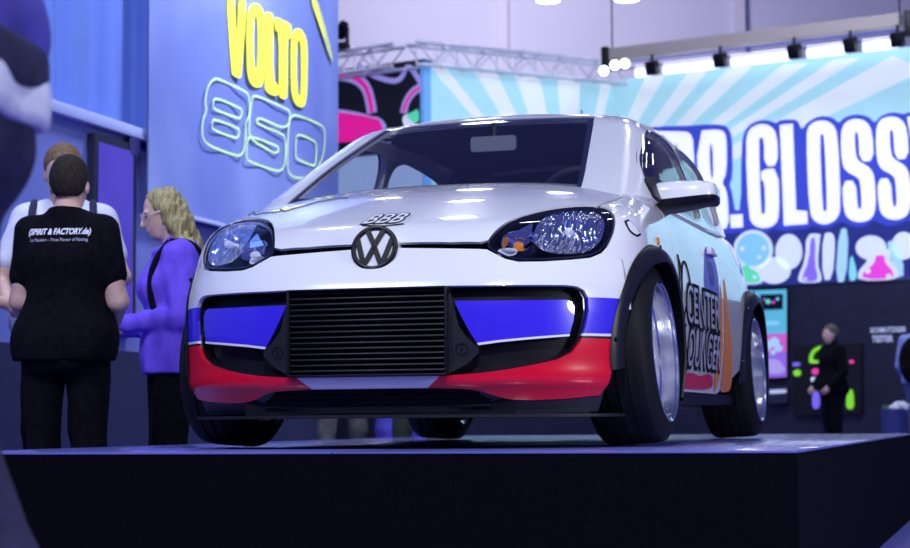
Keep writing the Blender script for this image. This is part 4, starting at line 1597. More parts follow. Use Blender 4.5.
for nm, L, closed in (('numeral_eight', [[(100, 50), (120, 39), (145, 47), (250, 95), (268, 112), (275, 150), (270, 215), (253, 243), (257, 275), (252, 350), (240, 385), (215, 395), (100, 352), (68, 328), (56, 295), (58, 230), (78, 185), (70, 150), (78, 85)], [(107, 140), (120, 127), (232, 173), (240, 190), (230, 222), (215, 220), (115, 182), (106, 168)], [(103, 235), (112, 224), (215, 263), (228, 275), (221, 306), (208, 313), (108, 275), (100, 258)]], 1),
                      ('numeral_five', [[(283, 130), (298, 113), (450, 180), (460, 196), (446, 276), (322, 219), (306, 226), (306, 248), (415, 287), (440, 312), (436, 420), (422, 457), (395, 463), (268, 417), (258, 400), (262, 315), (280, 302), (395, 345), (408, 357), (400, 377), (382, 378), (275, 318), (270, 250)]], 1),
                      ('numeral_zero', [[(462, 212), (485, 203), (590, 246), (612, 262), (618, 290), (612, 390), (575, 465), (545, 490), (495, 497), (462, 484), (445, 452), (447, 330), (453, 245)], [(485, 310), (497, 291), (568, 324), (580, 338), (575, 430), (562, 440), (492, 408), (482, 392)]], 1)):
    mb = MB()
    for lp in L:
        P = smooth_loop(ban_uv(z2(lp)), 2)
        mb.tube([(.0195, a, b) for a, b in P], .0085, 6, closed=True)
    mb.v = [(.0175 + (x - .0195) * .25, y, z) for x, y, z in mb.v]
    mb.build(nm, yelg, ban)
# framed purple screen on the partition
sp_ = wl_px([(91, 136), (133, 150), (133, 330), (91, 338)])
sy0, sy1 = float(sp_[0, 0]), float(sp_[1, 0]); sz0, sz1 = float(sp_[2, 1]) - .02, float(sp_[1, 1]) + .03
scr = empty('wall_display', (WX - .025, (sy0 + sy1) / 2, (sz0 + sz1) / 2), label='tall black framed purple display mounted on the blue partition', cat='screen')
hw, hh = (sy1 - sy0) / 2, (sz1 - sz0) / 2
MB().prism(rrect(-hw, -hh, hw, hh, .02), 0, .05, bfn).build('frame', mat('frame_black', (.008, .008, .03), .5), scr)
MB().prism([(-hw + .05, -hh + .05), (hw - .05, -hh + .05), (hw - .05, hh - .05), (-hw + .05, hh - .05)], .045, .053, bfn).build('panel', noise_var(mat('purple_screen', (.10, .04, .55), .3, emit=(.12, .05, .75), estr=.12), (.05, .02, .36), (.10, .05, .5), 1.5), scr)
MB().prism(smooth_loop([(.18, .52), (.18, .66), (.25, .74), (.32, .66), (.32, .52)], 2), .052, .0545, bfn).build('dark_motif', mat('dark_print', (.03, .02, .14), .4), scr)

# ---- far stand on the right: sign walls in plan (metres right of / ahead of the photographer)
cI, cR, cL = (2.47, 28.8), (2.47 + .848 * 9, 28.8 - .53 * 9), (-.431, 27.19)
cB = (cL[0] - .848 * 3.2, cL[1] + .53 * 3.2)


class Wall:
    def __init__(s, a, b):
        s.A = hz(*a); s.B = hz(*b); d = s.B - s.A; s.L = float(np.linalg.norm(d)); s.d = d / s.L
        s.n = np.array([-s.d[1], s.d[0], 0.])
        if (CAM - s.A) @ s.n < 0: s.n = -s.n

    def uv(s, px):
        dr = rays(px); t = ((s.A - CAM) @ s.n) / (dr @ s.n); P = CAM + dr * t[:, None]
        return [(float((p - s.A) @ s.d), float(p[2])) for p in P]

    def fn(s, o=None):
        o = np.zeros(3) if o is None else np.array(o)
        return lambda u, v, h: tuple(s.A + s.d * u + s.n * h + np.array([0, 0, v]) - o)


WM, WT, WK = Wall(cI, cR), Wall(cL, cI), Wall(cB, cL)
zs0 = float(np.mean([q[1] for q in WM.uv([(735, 287.3), (905, 278)])])); zs1 = 5.30
lit = 1.0


def lightbox(name, col, k=.45):
    return mat(name, col, .6, emit=col, estr=k)


teal = lightbox('teal_print', (.42, .74, .79)); whit = lightbox('white_print', (.78, .86, .86)); navy = lightbox('blue_outline_print', (.035, .06, .50), .5)
darkw = noise_var(mat('black_stand_wall', (.012, .013, .04), .6), (.010, .011, .034), (.015, .016, .048), 4)
f0 = WM.fn()
MB().prism([(0, FLOOR_Z), (WM.L, FLOOR_Z), (WM.L, zs0), (0, zs0)], -.25, -.02, f0).build('wall_right', darkw, kind='structure')
MB().prism([(0, FLOOR_Z), (WT.L, FLOOR_Z), (WT.L, zs0), (0, zs0)], -.25, -.02, WT.fn()).build('wall_back', darkw, kind='structure')
MB().prism([(0, FLOOR_Z), (WK.L, FLOOR_Z), (WK.L, 5.35), (0, 5.35)], -.25, -.02, WK.fn()).build('wall_side', mat('black_print', (.012, .012, .02), .5), kind='structure')
MB().prism([(.0, 1.4), (WK.L - .03, 1.4), (WK.L - .03, 4.0), (.0, 4.0)], -.02, .01, WK.fn()).build('trim_8', lightbox('added_pale_glow', (.42, .56, .78), .5), kind='structure')  # added glowing panel that brightens the view through the far door window
sgn = empty('sign_wall', tuple(WM.A), label='giant teal sunburst sign with white DR.GLOSS lettering above the black stand wall', cat='sign')
F1, F2 = WM.fn(WM.A), WT.fn(WM.A)
MB().prism([(0, zs0), (WM.L, zs0), (WM.L, zs1), (0, zs1)], -.22, .0, F1).build('teal_panel', teal, sgn)
MB().prism([(0, zs0), (WT.L, zs0), (WT.L, zs1), (0, zs1)], -.22, .0, F2).build('teal_panel', teal, sgn)
MB().prism([(-.02, zs0), (.10, zs0), (.10, zs1), (-.02, zs1)], -.2, .03, F2).build('corner_edge', lightbox('blue_edge_print', (.16, .42, .85)), sgn)
cen = (572, 236)


def ray_piece(L, w, Fx):
    u = w.uv(L); u = [(a, min(b, zs1 - .01)) for a, b in u]
    MB().prism(u, .0005, .008, Fx).build('sunburst_ray', whit, sgn)


for a, b in (((427, 58), (443, 58)), ((472, 60), (494, 60)), ((513, 64), (538, 66)), ((557, 70), (580, 70)), ((602, 74), (612, 74))):
    def on(t, p): return (p[0] + (cen[0] - p[0]) * t, p[1] + (cen[1] - p[1]) * t)
    ray_piece([a, b, on(.62, b), on(.62, a)], WT, F2)
for a, b in (((646, 74), (665, 72)), ((688, 72), (708, 70)), ((728, 69), (752, 67)), ((783, 65), (808, 63)), ((834, 60), (860, 58)), ((893, 56), (925, 70))):
    ray_piece([a, b, on(.8, b), on(.8, a)], WM, F1)
# lettering
g3 = lambda L: zoom((660, 95), 3.915, L)
g4 = lambda L: zoom((780, 95), 3.915, L)
outl = g3([(-90, 128), (40, 122), (128, 120), (150, 117), (235, 114), (268, 126), (284, 165), (286, 320), (272, 350), (284, 385), (292, 440), (296, 452), (318, 450), (320, 200), (332, 138), (368, 104), (420, 97), (458, 112)]) \
    + g4([(0, 98), (62, 95), (76, 110), (86, 138), (108, 106), (160, 80), (208, 88), (232, 112), (252, 88), (300, 74), (350, 85), (372, 112), (392, 84), (440, 66), (488, 76), (500, 68), (640, 60), (640, 500), (560, 520), (500, 488), (480, 502), (430, 516), (385, 500), (372, 488), (320, 524), (262, 506), (238, 492), (190, 528), (130, 510), (112, 524), (5, 534)]) \
    + g3([(450, 522), (420, 542), (368, 536), (342, 518), (332, 538), (210, 546), (140, 548), (-90, 548)])
shape('letter_outline', outl, navy, sgn, F1, WM.uv, .006, .016, sm=1)
for nm, o_, hh in (('letter_d', g3([(-70, 143), (95, 143), (120, 150), (134, 185), (140, 480), (125, 515), (95, 526), (-70, 527)]), [g3([(60, 192), (74, 190), (80, 470), (66, 472)])]),
                   ('letter_r', g3([(145, 141), (232, 135), (256, 147), (263, 182), (263, 305), (243, 345), (262, 372), (268, 420), (272, 522), (226, 525), (222, 420), (216, 385), (206, 384), (208, 527), (160, 530)]), [g3([(194, 192), (208, 190), (213, 325), (200, 328)])]),
                   ('full_stop', g3([(278, 470), (325, 467), (327, 518), (280, 521)]), None),
                   ('letter_g', g3([(338, 190), (350, 135), (392, 112), (435, 120), (460, 155), (464, 276), (412, 281), (410, 172), (397, 164), (388, 176), (397, 462), (406, 470), (416, 460), (412, 340), (399, 335), (399, 292), (465, 288), (470, 465), (455, 508), (412, 524), (372, 514), (350, 480)]), None),
                   ('letter_l', g4([(2, 118), (52, 113), (65, 452), (108, 455), (110, 505), (18, 512)]), None),
                   ('letter_o', g4([(105, 155), (118, 115), (165, 97), (208, 112), (228, 155), (240, 440), (226, 486), (185, 509), (142, 500), (117, 462)]), [g4([(157, 163), (167, 148), (177, 163), (188, 448), (178, 460), (168, 448)])]),
                   ('letter_s', g4([(240, 155), (254, 108), (295, 92), (340, 102), (363, 145), (369, 258), (315, 262), (310, 152), (301, 143), (293, 153), (298, 240), (312, 262), (355, 285), (373, 325), (377, 440), (363, 484), (320, 501), (273, 490), (252, 452), (246, 338), (298, 335), (305, 440), (314, 450), (323, 440), (318, 340), (305, 322), (262, 300), (245, 268)]), None),
                   ('letter_s', g4([(a + 137, b - 9) for a, b in [(240, 155), (254, 108), (295, 92), (340, 102), (363, 145), (369, 258), (315, 262), (310, 152), (301, 143), (293, 153), (298, 240), (312, 262), (355, 285), (373, 325), (377, 440), (363, 484), (320, 501), (273, 490), (252, 452), (246, 338), (298, 335), (305, 440), (314, 450), (323, 440), (318, 340), (305, 322), (262, 300), (245, 268)]]), None),
                   ('letter_y', g4([(500, 86), (546, 84), (562, 220), (578, 82), (625, 80), (586, 310), (590, 480), (545, 483), (541, 312)]), None)):
    shape(nm, o_, lightbox('letter_white', (.92, .92, .95), .55), sgn, F1, WM.uv, .014, .026, hole=hh, sm=0 if nm in ('full_stop', 'letter_l', 'letter_y') else 1)
# row of printed flasks along the foot of the sign
fk = lambda L: zoom((730, 230), 5.055, L)
circ = lambda cx, cy, rx, ry=None: [(cx + rx * math.cos(t), cy + (ry or rx) * math.sin(t)) for t in np.linspace(0, 2 * PI, 25)[:-1]]
nv2 = lightbox('navy_print', (.02, .03, .22), .3)
shape('flask_strip', [(700, 226), (760, 224), (840, 220), (915, 214), (915, 278), (735, 288), (700, 289)], nv2, sgn, F1, WM.uv, .004, .014, sm=0)
pale = lightbox('pale_print', (.74, .80, .92)); cyan = lightbox('cyan_print', (.25, .62, .84)); grn = lightbox('green_print', (.12, .78, .42)); vio = lightbox('violet_print', (.25, .16, .72)); mag = lightbox('magenta_print', (.88, .06, .62)); skyb = lightbox('sky_print', (.42, .70, .90))
for nm, L, m in (('round_flask', circ(120, 100, 100), pale), ('cloud', circ(300, 110, 68, 90), pale), ('cloud', circ(225, 205, 85, 68), pale), ('beaker', [(470, 20), (520, 10), (535, 60), (520, 250), (470, 255)], pale), ('glass_rod', [(553, -5), (603, -8), (590, 262), (535, 264)], skyb),
                 ('cone', [(612, 105), (643, 200), (640, 256), (600, 258)], lightbox('aqua_print', (.25, .75, .75))), ('cloud', circ(715, 90, 78, 62), pale), ('slanted_tube', [(783, 62), (852, 50), (888, 228), (850, 240)], skyb), ('cloud', circ(880, 80, 60, 70), pale),
                 ('bulb', circ(8, 165, 22, 50), mag)):
    shape(nm, fk(L), m, sgn, F1, WM.uv, .016, .020, sm=1)
for nm, L, m, k in (('round_flask_fill', circ(120, 100, 84), cyan, 1), ('green_flask', [(35, 190), (45, 185), (100, 160), (108, 185), (150, 205), (168, 245), (165, 275), (28, 278), (22, 230)], pale, 1), ('green_flask_fill', [(42, 192), (97, 172), (102, 192), (145, 212), (156, 245), (152, 268), (36, 270), (32, 232)], grn, 1),
                    ('violet_flask', [(388, 22), (462, 18), (458, 40), (444, 170), (468, 240), (458, 266), (352, 268), (346, 238), (384, 150)], pale, 1), ('violet_flask_fill', [(410, 40), (436, 38), (432, 170), (448, 235), (440, 260), (372, 262), (368, 235), (402, 155)], vio, 1),
                    ('magenta_flask', [(708, 92), (818, 96), (805, 148), (850, 198), (856, 252), (650, 258), (650, 208), (698, 158)], pale, 1), ('magenta_flask_fill', [(738, 128), (788, 128), (786, 165), (826, 205), (832, 246), (672, 250), (674, 210), (734, 170)], mag, 1)):
    shape(nm, fk(L), m, sgn, F1, WM.uv, .019 if 'fill' not in nm else .022, .0225 if 'fill' not in nm else .025, sm=1)
for c in ((65, 95, 12), (175, 92, 12), (150, 138, 10), (58, 245, 9), (128, 238, 9), (700, 207, 14), (805, 235, 13), (385, 247, 8)):
    shape('bubble', fk(circ(*c)), pale, sgn, F1, WM.uv, .024, .027, sm=0)
# artwork on the black side panel: padlock-like bag and outlines
K0 = WK.A; FK = WK.fn()
bk_ = lambda L: zoom((335, 40), 5.48, L)
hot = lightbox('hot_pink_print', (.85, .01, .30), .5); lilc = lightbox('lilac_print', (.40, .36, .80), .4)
art = empty('printed_panel_artwork', tuple(WK.A), label='hot pink bag and lilac outlines printed on the black panel left of the sign', cat='artwork')
FKo = WK.fn(WK.A)
shape('bag_outline', bk_([(-60, 375), (20, 378), (150, 400), (180, 415), (250, 425), (285, 480), (250, 520), (60, 560), (-60, 560)]), lilc, art, FKo, WK.uv, -.019, -.010, sm=1)
shape('bag_body', bk_([(-60, 392), (20, 395), (145, 412), (240, 436), (262, 485), (240, 540), (60, 560), (-60, 560)]), hot, art, FKo, WK.uv, -.012, -.004, sm=0)


def stroke(name, px, w, m, off):
    P = np.array(smooth_loop(WK.uv(px), 2, False))
    T = np.gradient(P, axis=0); T /= np.linalg.norm(T, axis=1, keepdims=True)
    Nn = np.stack([-T[:, 1], T[:, 0]], 1) * w
    L, R_ = P + Nn, P - Nn
    mb = MB(); k = len(P); V = []
    for h_ in (off, off + .006): V += [FKo(a, b, h_) for a, b in L] + [FKo(a, b, h_) for a, b in R_]
    F_ = []
    for i in range(k - 1):
        F_ += [(i, i + 1, k + i + 1, k + i), (2 * k + i, 3 * k + i, 3 * k + i + 1, 2 * k + i + 1), (i, 2 * k + i, 2 * k + i + 1, i + 1), (k + i, k + i + 1, 3 * k + i + 1, 3 * k + i)]
    F_ += [(0, k, 3 * k, 2 * k), (k - 1, 3 * k - 1, 4 * k - 1, 2 * k - 1)]
    mb.add(V, F_).build(name, m, art)


stroke('bag_handle_outline', bk_([(-40, 190), (40, 190), (110, 205), (165, 250), (190, 330), (200, 400)]), .085, lilc, -.018)
stroke('bag_handle', bk_([(-40, 188), (40, 188), (112, 205), (167, 250), (192, 330), (200, 398)]), .036, hot, -.011)
stroke('curl_outline', bk_([(125, 140), (180, 180), (260, 215), (355, 230), (395, 120), (472, 240)]), .040, lilc, -.018)
stroke('small_handle', bk_([(372, 400), (385, 340), (420, 285), (464, 258)]), .06, lilc, -.018)
stroke('small_handle_fill', bk_([(372, 395), (388, 340), (422, 285), (464, 260)]), .022, hot, -.011)
shape('green_leaf', bk_([(385, 410), (425, 395), (455, 375), (460, 450), (430, 455)]), grn, art, FKo, WK.uv, -.01, .004, sm=1)
shape('pale_blob', bk_([(365, 425), (400, 400), (430, 440), (440, 480), (380, 480)]), pale, art, FKo, WK.uv, -.015, -.002, sm=1)

# ---- things on and in front of the black wall
Z5 = lambda L: zoom((750, 280), 3.66, L)


def flat_thing(name, label, cat, w, px0, off=0.):
    u = np.array(w.uv(px0)); c = u.mean(0)
    o = empty(name, w.fn()(c[0], c[1], off), label=label, cat=cat)
    return o, w.fn(np.array(o.location) - 0 + w.n * 0 - 0)


pst, FP_ = flat_thing('info_panel', 'upright teal and pink backlit info panel on the black wall behind the rear wheel', 'panel', WM, [(731, 291), (788, 289), (788, 377), (731, 380)])
ux = lambda L: WM.uv(L)
shape('panel_body', [(730, 290.5), (789, 288.5), (789, 378), (730, 381)], blackp, pst, FP_, WM.uv, -.02, .05, sm=0)
shape('teal_field', [(731, 291.5), (788, 289.5), (788, 333.5), (731, 335)], lightbox('panel_teal', (.12, .55, .66), .4), pst, FP_, WM.uv, .048, .056, sm=0)
shape('pink_field', [(731, 335), (788, 333.5), (788, 352), (731, 353.5)], lightbox('panel_pink', (.72, .14, .55), .4), pst, FP_, WM.uv, .048, .056, sm=0)
shape('violet_field', [(731, 353.5), (788, 352), (788, 377), (731, 380)], lightbox('panel_violet', (.36, .16, .72), .4), pst, FP_, WM.uv, .048, .056, sm=0)
shape('small_screen', Z5([(44, 54), (126, 52), (126, 107), (44, 110)]), mat('dark_screen', (.01, .01, .03), .2), pst, FP_, WM.uv, .055, .07, sm=0)
for c, m in (((73, 80, 9), grn), ((92, 82, 6), mag), ((60, 72, 5), vio), ((108, 70, 6), cyan)): shape('screen_glow', Z5(circ(*c)), m, pst, FP_, WM.uv, .068, .073, sm=0)
for c in ((65, 240, 20), (95, 228, 18), (110, 250, 14), (90, 265, 10)): shape('drawing', Z5(circ(*c)), skyb, pst, FP_, WM.uv, .055, .058, sm=0)
shape('text_block', Z5([(65, 292), (105, 288), (135, 320), (132, 342), (66, 345)]), lightbox('text_haze', (.52, .42, .80), .4), pst, FP_, WM.uv, .055, .058, sm=1)
for r in (153, 161): shape('title_line', Z5([(62, r), (112, r - 2), (112, r + 3), (62, r + 5)]), skyb, pst, FP_, WM.uv, .055, .058, sm=0)
cab, FC_ = flat_thing('merchandise_shelf', 'dark display shelf with neon green and pink items behind the man in black', 'display', WM, [(795, 345), (862, 345), (862, 412), (795, 412)])
shape('back_board', [(795, 346), (863, 343), (863, 414), (795, 416)], mat('shelf_black', (.004, .004, .008), .5), cab, FC_, WM.uv, -.02, .06, sm=0)
neon_g = lightbox('neon_green', (.22, .70, .03), .6); neon_p = lightbox('neon_pink', (.85, .05, .35), .6); neon_v = lightbox('neon_violet', (.22, .16, .85), .5)
q6 = lambda L: zoom((780, 310), 4.215, L)
for nm, L, m in (('green_bow', [(134, 220), (134, 195), (150, 165), (190, 148), (190, 160), (158, 175), (146, 198), (146, 212), (172, 212), (172, 225), (140, 226)], neon_g), ('pink_ball', circ(159, 260, 13), neon_p), ('white_ball', circ(151, 293, 10), pale), ('violet_bottle', [(148, 345), (162, 340), (176, 360), (176, 415), (148, 418)], neon_v),
                 ('green_bottle', [(290, 418), (292, 360), (304, 334), (316, 340), (321, 418)], neon_g), ('pink_ball', circ(311, 219, 8), neon_p), ('green_ball', circ(82, 266, 14), neon_g), ('violet_item', [(66, 222), (92, 222), (92, 236), (66, 238)], neon_v)):
    shape(nm, q6(L), m, cab, FC_, WM.uv, .058, .11, sm=1 if len(L) > 4 else 0)
dsp, FD_ = flat_thing('wall_dispenser', 'small grey dispenser with a lit label on the black wall beside the info panel', 'dispenser', WM, [(772, 387), (790, 387), (790, 402), (772, 402)])
shape('dispenser_body', [(771, 387), (790, 386), (790, 403), (771, 404)], mat('dispenser_grey', (.03, .03, .06), .4), dsp, FD_, WM.uv, -.02, .12, sm=0)
shape('lit_label', [(773, 390), (789.5, 389.3), (789.5, 393), (773, 394)], lightbox('label_white', (.62, .68, .85), .4), dsp, FD_, WM.uv, .11, .13, sm=0)
wt, FW_ = flat_thing('wall_lettering', 'two short lines of small white lettering on the black wall at far right', 'lettering', WM, [(870, 327), (905, 326), (905, 343), (870, 344)])
for txt, (a, b, c, d) in (('SCHMUTZIGER', (870.5, 326.5, 906, 333)), ('TESTER', (872, 335, 893, 342.5))):
    u0 = WM.uv([(a, d)])[0]; u1 = WM.uv([(c, b)])[0]
    vv, ff = text_poly(txt, bold=.03)
    A_ = np.array(vv); lo_, hi_ = A_.min(0), A_.max(0)
    mb = MB(); mb.add([FW_(u0[0] + (x - lo_[0]) / (hi_[0] - lo_[0]) * (u1[0] - u0[0]), u0[1] + (y - lo_[1]) / (hi_[1] - lo_[1]) * (u1[1] - u0[1]), 0.) for x, y in vv], ff)
    mb.build('text_line', lightbox('lettering_pale', (.55, .60, .80), .35), wt)
# waste bin with tissue
bp0 = hz((891 - 455) / FPX * 20., 20.); bp0[2] = FLOOR_Z
bn_ = empty('waste_bin', tuple(bp0), label='slim dark blue bin topped with white tissue and green leaves near the black wall', cat='bin')
MB().lathe([(0, .005), (.10, .005), (.105, .02), (.128, .62), (.134, .63), (.134, .645), (.12, .645), (.10, .03), (0, .03)], 28).build('bin_body', mat('bin_blue', (.06, .07, .24), .5), bn_)
v = Vox((-.2, -.2, .52), (.28, .2, .85), .012)
for c, r in (((.05, 0, .67), .06), ((.10, .02, .68), .055), ((.02, -.04, .65), .05), ((.13, -.02, .65), .04)): v.ell(c, (r, r, r * .8))
v.folds(.008, 60, 2); v.build('tissue', mat('tissue_white', (.8, .82, .88), .8), bn_)
mb = MB()
for k in range(9):
    a = k * .7; mb.prism([(0, 0), (.02, .02), (0, .07), (-.02, .02)], 0, .004, lambda u, w, h, a=a: (-.07 + .03 * math.cos(a) + u, .03 * math.sin(a) + h, .62 + w))
mb.build('leaves', mat('leaf_green', (.05, .25, .08), .6), bn_)

# ---- trusses, lamps, hall
alu = mat('aluminium_tube', (.80, .80, .86), .4, .3)


def truss(a, b, z0, z1, dep, name, label, r=.028):
    A = hz(*a); B = hz(*b); d = B - A; L = np.linalg.norm(d); d /= L; n = np.array([-d[1], d[0], 0])
    o = empty(name, (A[0], A[1], z0), label=label, cat='truss')
    O = np.array([A[0], A[1], z0])
    pt = lambda u, w, z: tuple(A + d * u + n * w + np.array([0, 0, z]) - O)
    for w in (0, dep):
        for z in (z0, z1): MB().cyl(pt(0, w, z), pt(L, w, z), r, n=10).build('chord', alu, o)
    k = max(2, int(L / (z1 - z0)))
    mb = MB()
    for i in range(k):
        u0, u1 = L * i / k, L * (i + 1) / k
        for w in (0, dep): mb.cyl(pt(u0, w, z0 if i % 2 else z1), pt(u1, w, z1 if i % 2 else z0), r * .5, n=6)
        for z in (z0, z1): mb.cyl(pt(u0, 0 if i % 2 else dep, z), pt(u1, dep if i % 2 else 0, z), r * .5, n=6)
        mb.cyl(pt(u0, 0, z0), pt(u0, 0, z1), r * .5, n=6)
    mb.build('lacing', alu, o)
    return o


truss((cL[0] - .1, cL[1] - .25), (cI[0] + .2, cI[1] - .1), 5.22, 5.55, .3, 'lighting_truss', 'silver box truss running above the plain left half of the sunburst sign')
truss((cB[0], cB[1] - .25), (cL[0] - .45, cL[1] - .10), 5.22, 5.55, .3, 'lighting_truss', 'silver box truss above the black panel with the pink bag')
# hanging light bar in front of the sign
d_ = np.array([.848, -.53]); p0 = np.array([2.30, 27.6])
LA, LB = p0, p0 + d_ * 4.75
Wb = Wall(tuple(LA), tuple(LB))
lb = empty('light_bar', tuple(Wb.A), label='long hanging beam with glowing white panels in front of the sign top at right', cat='light')
Fb = Wb.fn(Wb.A)
bu0 = Wb.uv([(612, 43), (612, 55), (901, 21), (901, 33)]); U1 = bu0[2][0]
zt_, zb_ = (bu0[0][1] + bu0[2][1]) / 2, (bu0[1][1] + bu0[3][1]) / 2
MB().prism([(bu0[0][0], zb_), (U1, zb_), (U1, zt_), (bu0[0][0], zt_)], -.10, .10, Fb).build('beam', mat('beam_sand', (.42, .36, .33), .6), lb)
for z in (zb_ - .06, zb_ - .16):
    MB().cyl(Fb(bu0[0][0], z, .08), Fb(U1, z, .08), .012, n=8).build('cable_rail', mat('blue_cable', (.05, .10, .55), .4), lb)
pu = Wb.uv([(640, 61), (640, 70), (880, 44), (880, 57)])
zp1, zp0 = (pu[0][1] + pu[2][1]) / 2, (pu[1][1] + pu[3][1]) / 2
glow = mat('lamp_diffuser', (.9, .92, .95), .4, emit=(.92, .95, 1.), estr=1.6)
for a, b in ((636, 650), (664, 718), (732, 790), (808, 846), (864, 898)):
    ua = Wb.uv([(a, 60)])[0][0]; ub = Wb.uv([(b, 55)])[0][0]
    MB().prism([(ua, zp0), (ub, zp0), (ub, zp1), (ua, zp1)], -.04, .04, Fb).build('glowing_panel', glow, lb)
for i, a in enumerate((657, 725, 799, 855, 902)):
    ua = Wb.uv([(a, 58)])[0][0]
    o = empty('floodlight', Wb.fn()(ua, (zp0 + zp1) / 2, .16), label=['first', 'second', 'third', 'fourth', 'rightmost'][i] + ' black floodlight from the left clamped to the hanging light bar', cat='floodlight', group='floodlights on the light bar')
    Ro = Matrix.Rotation(math.atan2(Wb.d[1], Wb.d[0]), 4, 'Z')
    MB().box((0, 0, 0), (.17, .16, .20), Ro @ Matrix.Rotation(.3, 4, 'X'), .015).build('housing', blackp, o)
    MB().box((0, 0, .13), (.03, .03, .14), Ro).build('clamp', blackp, o)
hung = [(612, zt_), (900, zt_)]
for i, (a, z) in enumerate(hung):
    ua = Wb.uv([(a, 30)])[0][0]; P = np.array(Wb.fn()(ua, z, 0))
    o = empty('chain_hoist', tuple(P), label=('black chain hoist holding the left end of the light bar', 'black chain hoist holding the right end of the light bar')[i], cat='hoist', group='hoists of the light bar')
    MB().cyl((0, 0, -.05), (0, 0, 7.), .012, n=6).build('chain', blackp, o)
    MB().box(((-.10, .12)[i], 0, -.14), (.12, .14, .36), None, .02).build('motor', blackp, o)
# bright spots at the truss corner
for i, (a, b) in enumerate(((617, 75), (628, 69.5), (638, 68))):
    u = Wb.uv([(a, b)])[0]; P = np.array(Wb.fn()(u[0], u[1], .42))
    o = empty('spotlight', tuple(P), label=['lowest left', 'middle', 'right'][i] + ' one of three bright spotlights at the truss corner', cat='spotlight', group='bright spotlights at the truss corner')
    dv = (CAM + np.array([-1.2, 4., 1.]) - P); dv /= np.linalg.norm(dv)
    M = Matrix.Translation((0, 0, 0)) @ Vector((0, 0, 1)).rotation_difference(Vector(dv)).to_matrix().to_4x4()
    MB().lathe([(0, -.18), (.05, -.18), (.07, -.10), (.075, 0), (.07, 0), (.06, -.03), (0, -.03)], 20, 'z', M).build('can', blackp, o)
    MB().lathe([(0, -.004), (.068, -.004), (.068, -.02)], 20, 'z', M).build('lens', mat('spot_lens', (1, 1, 1), .3, emit=(.92, .97, 1.), estr=5), o)
# moving head on the left truss
P = np.array(WK.fn()(WK.uv([(352, 46)])[0][0], 5.58, .3))
o = empty('moving_head_light', tuple(P), label='black moving head stage light standing on the truss above the pink bag', cat='stage light')
MB().box((0, 0, .04), (.24, .24, .10), None, .02).build('lamp_base', blackp, o)
for sx in (-.11, .11): MB().box((sx, 0, .2), (.035, .10, .26), None, .01).build('yoke_arm', blackp, o)
MB().cyl((-.03, .03, .20), (.10, -.1, .36), .09, .07, 20).build('lamp_head', blackp, o)

# hall end wall with structural ribs; high lamps of the hall
hw_ = Wall((-22, 60), (24, 60))
hm = noise_var(mat('hall_cladding', (.56, .54, .68), .8), (.53, .51, .66), (.60, .58, .70), .12, coords='Object')
MB().prism([(0, FLOOR_Z), (hw_.L, FLOOR_Z), (hw_.L, 20), (0, 20)], -.3, 0, hw_.fn()).build('wall_end', hm, kind='structure')
for k, u in enumerate((10.6, 14.5, 23.4, 31.)):
    MB().prism([(u, FLOOR_Z), (u + .35, FLOOR_Z), (u + .35, 20), (u, 20)], 0, .25, hw_.fn()).build('trim_%d' % (k + 2), mat('hall_column', (.60, .57, .68), .8), kind='structure')
lens_l = mat('hall_lamp_lens', (1, 1, 1), .3, emit=(.93, .96, 1.), estr=26)
proto = None


def hall_lamp(P, label, group='hall ceiling lamps'):
    global proto
    if proto is None:
        o = empty('ceiling_lamp', tuple(P), label=label, cat='lamp', group=group)
        MB().lathe([(0, .30), (.08, .30), (.10, .22), (.26, .04), (.28, 0), (.265, 0), (.24, .03), (0, .03)], 24).build('reflector_housing', mat('lamp_grey', (.3, .3, .36), .4, .5), o)
        MB().lathe([(0, .012), (.25, .012), (.25, .02), (0, .02)], 24).build('lamp_lens', lens_l, o)
        MB().cyl((0, 0, .3), (0, 0, .6), .012, n=6).build('hanger', blackp, o)
        proto = o
        return o
    o = proto.copy(); COL.objects.link(o); o.location = tuple(P); o['label'] = label; o['group'] = group
    for ch in proto.children:
        c = ch.copy(); COL.objects.link(c); c.parent = o
    return o


for i, (px_, f_) in enumerate((((627, 0), 40.), ((548, 1), 41.))):
    d = rays([px_])[0]; t = f_ / (d @ FH); P = CAM + d * t
    hall_lamp(P, ('large bright hall lamp at the top edge above the hoist', 'small hall lamp at the top edge left of the large one')[i])
for i in range(5):
    for j in range(6):
        P = np.array([-9.5 + 3.0 * i + (.8 if j % 2 else 0), 4.5 + 3.4 * j, 7.6])
        hall_lamp(P, 'round hall lamp hanging high above the car, mirrored in its bonnet and glass', 'lamps above the platform')

# ------------------------------------------------------------------ visitors
def at_px(x, dep):
    p = hz((x - 455) / FPX * dep, dep); p[2] = FLOOR_Z
    return p


def world_to_local(root_loc, rz, S, P):
    d = (np.array(P) - np.array(root_loc)) / S
    return rotz(-rz) @ d


# man in the black T-shirt, back to the photographer
loc = at_px(66, 7.4)
rz = face_dir(FH + RH * .12)
man, I = person(loc, rz, 'person with short dark hair seen from behind in a printed black T-shirt', h=1.61, girth=.98, vox=.008, sw=.152,
                elbows=[(.215, -.02, 1.12), (-.225, .0, 1.11)], wrists=[(.13, -.25, 1.10), (-.14, -.24, 1.04)], handdir=[(-.4, -.9, .1), (.35, -.92, .05)], palm=[(-.8, .3, .5), (.8, .3, .5)],
                head=(.10, .12), shirt=blk_cloth, pants=blk_cloth, hair=noise_var(mat('dark_hair', (.018, .014, .012), .7, spec=.2), (.012, .009, .008), (.03, .023, .018), 45, stretch=(3, 3, .6), bump=.5), hem=.86)
# printed lettering on the back
from mathutils.bvhtree import BVHTree


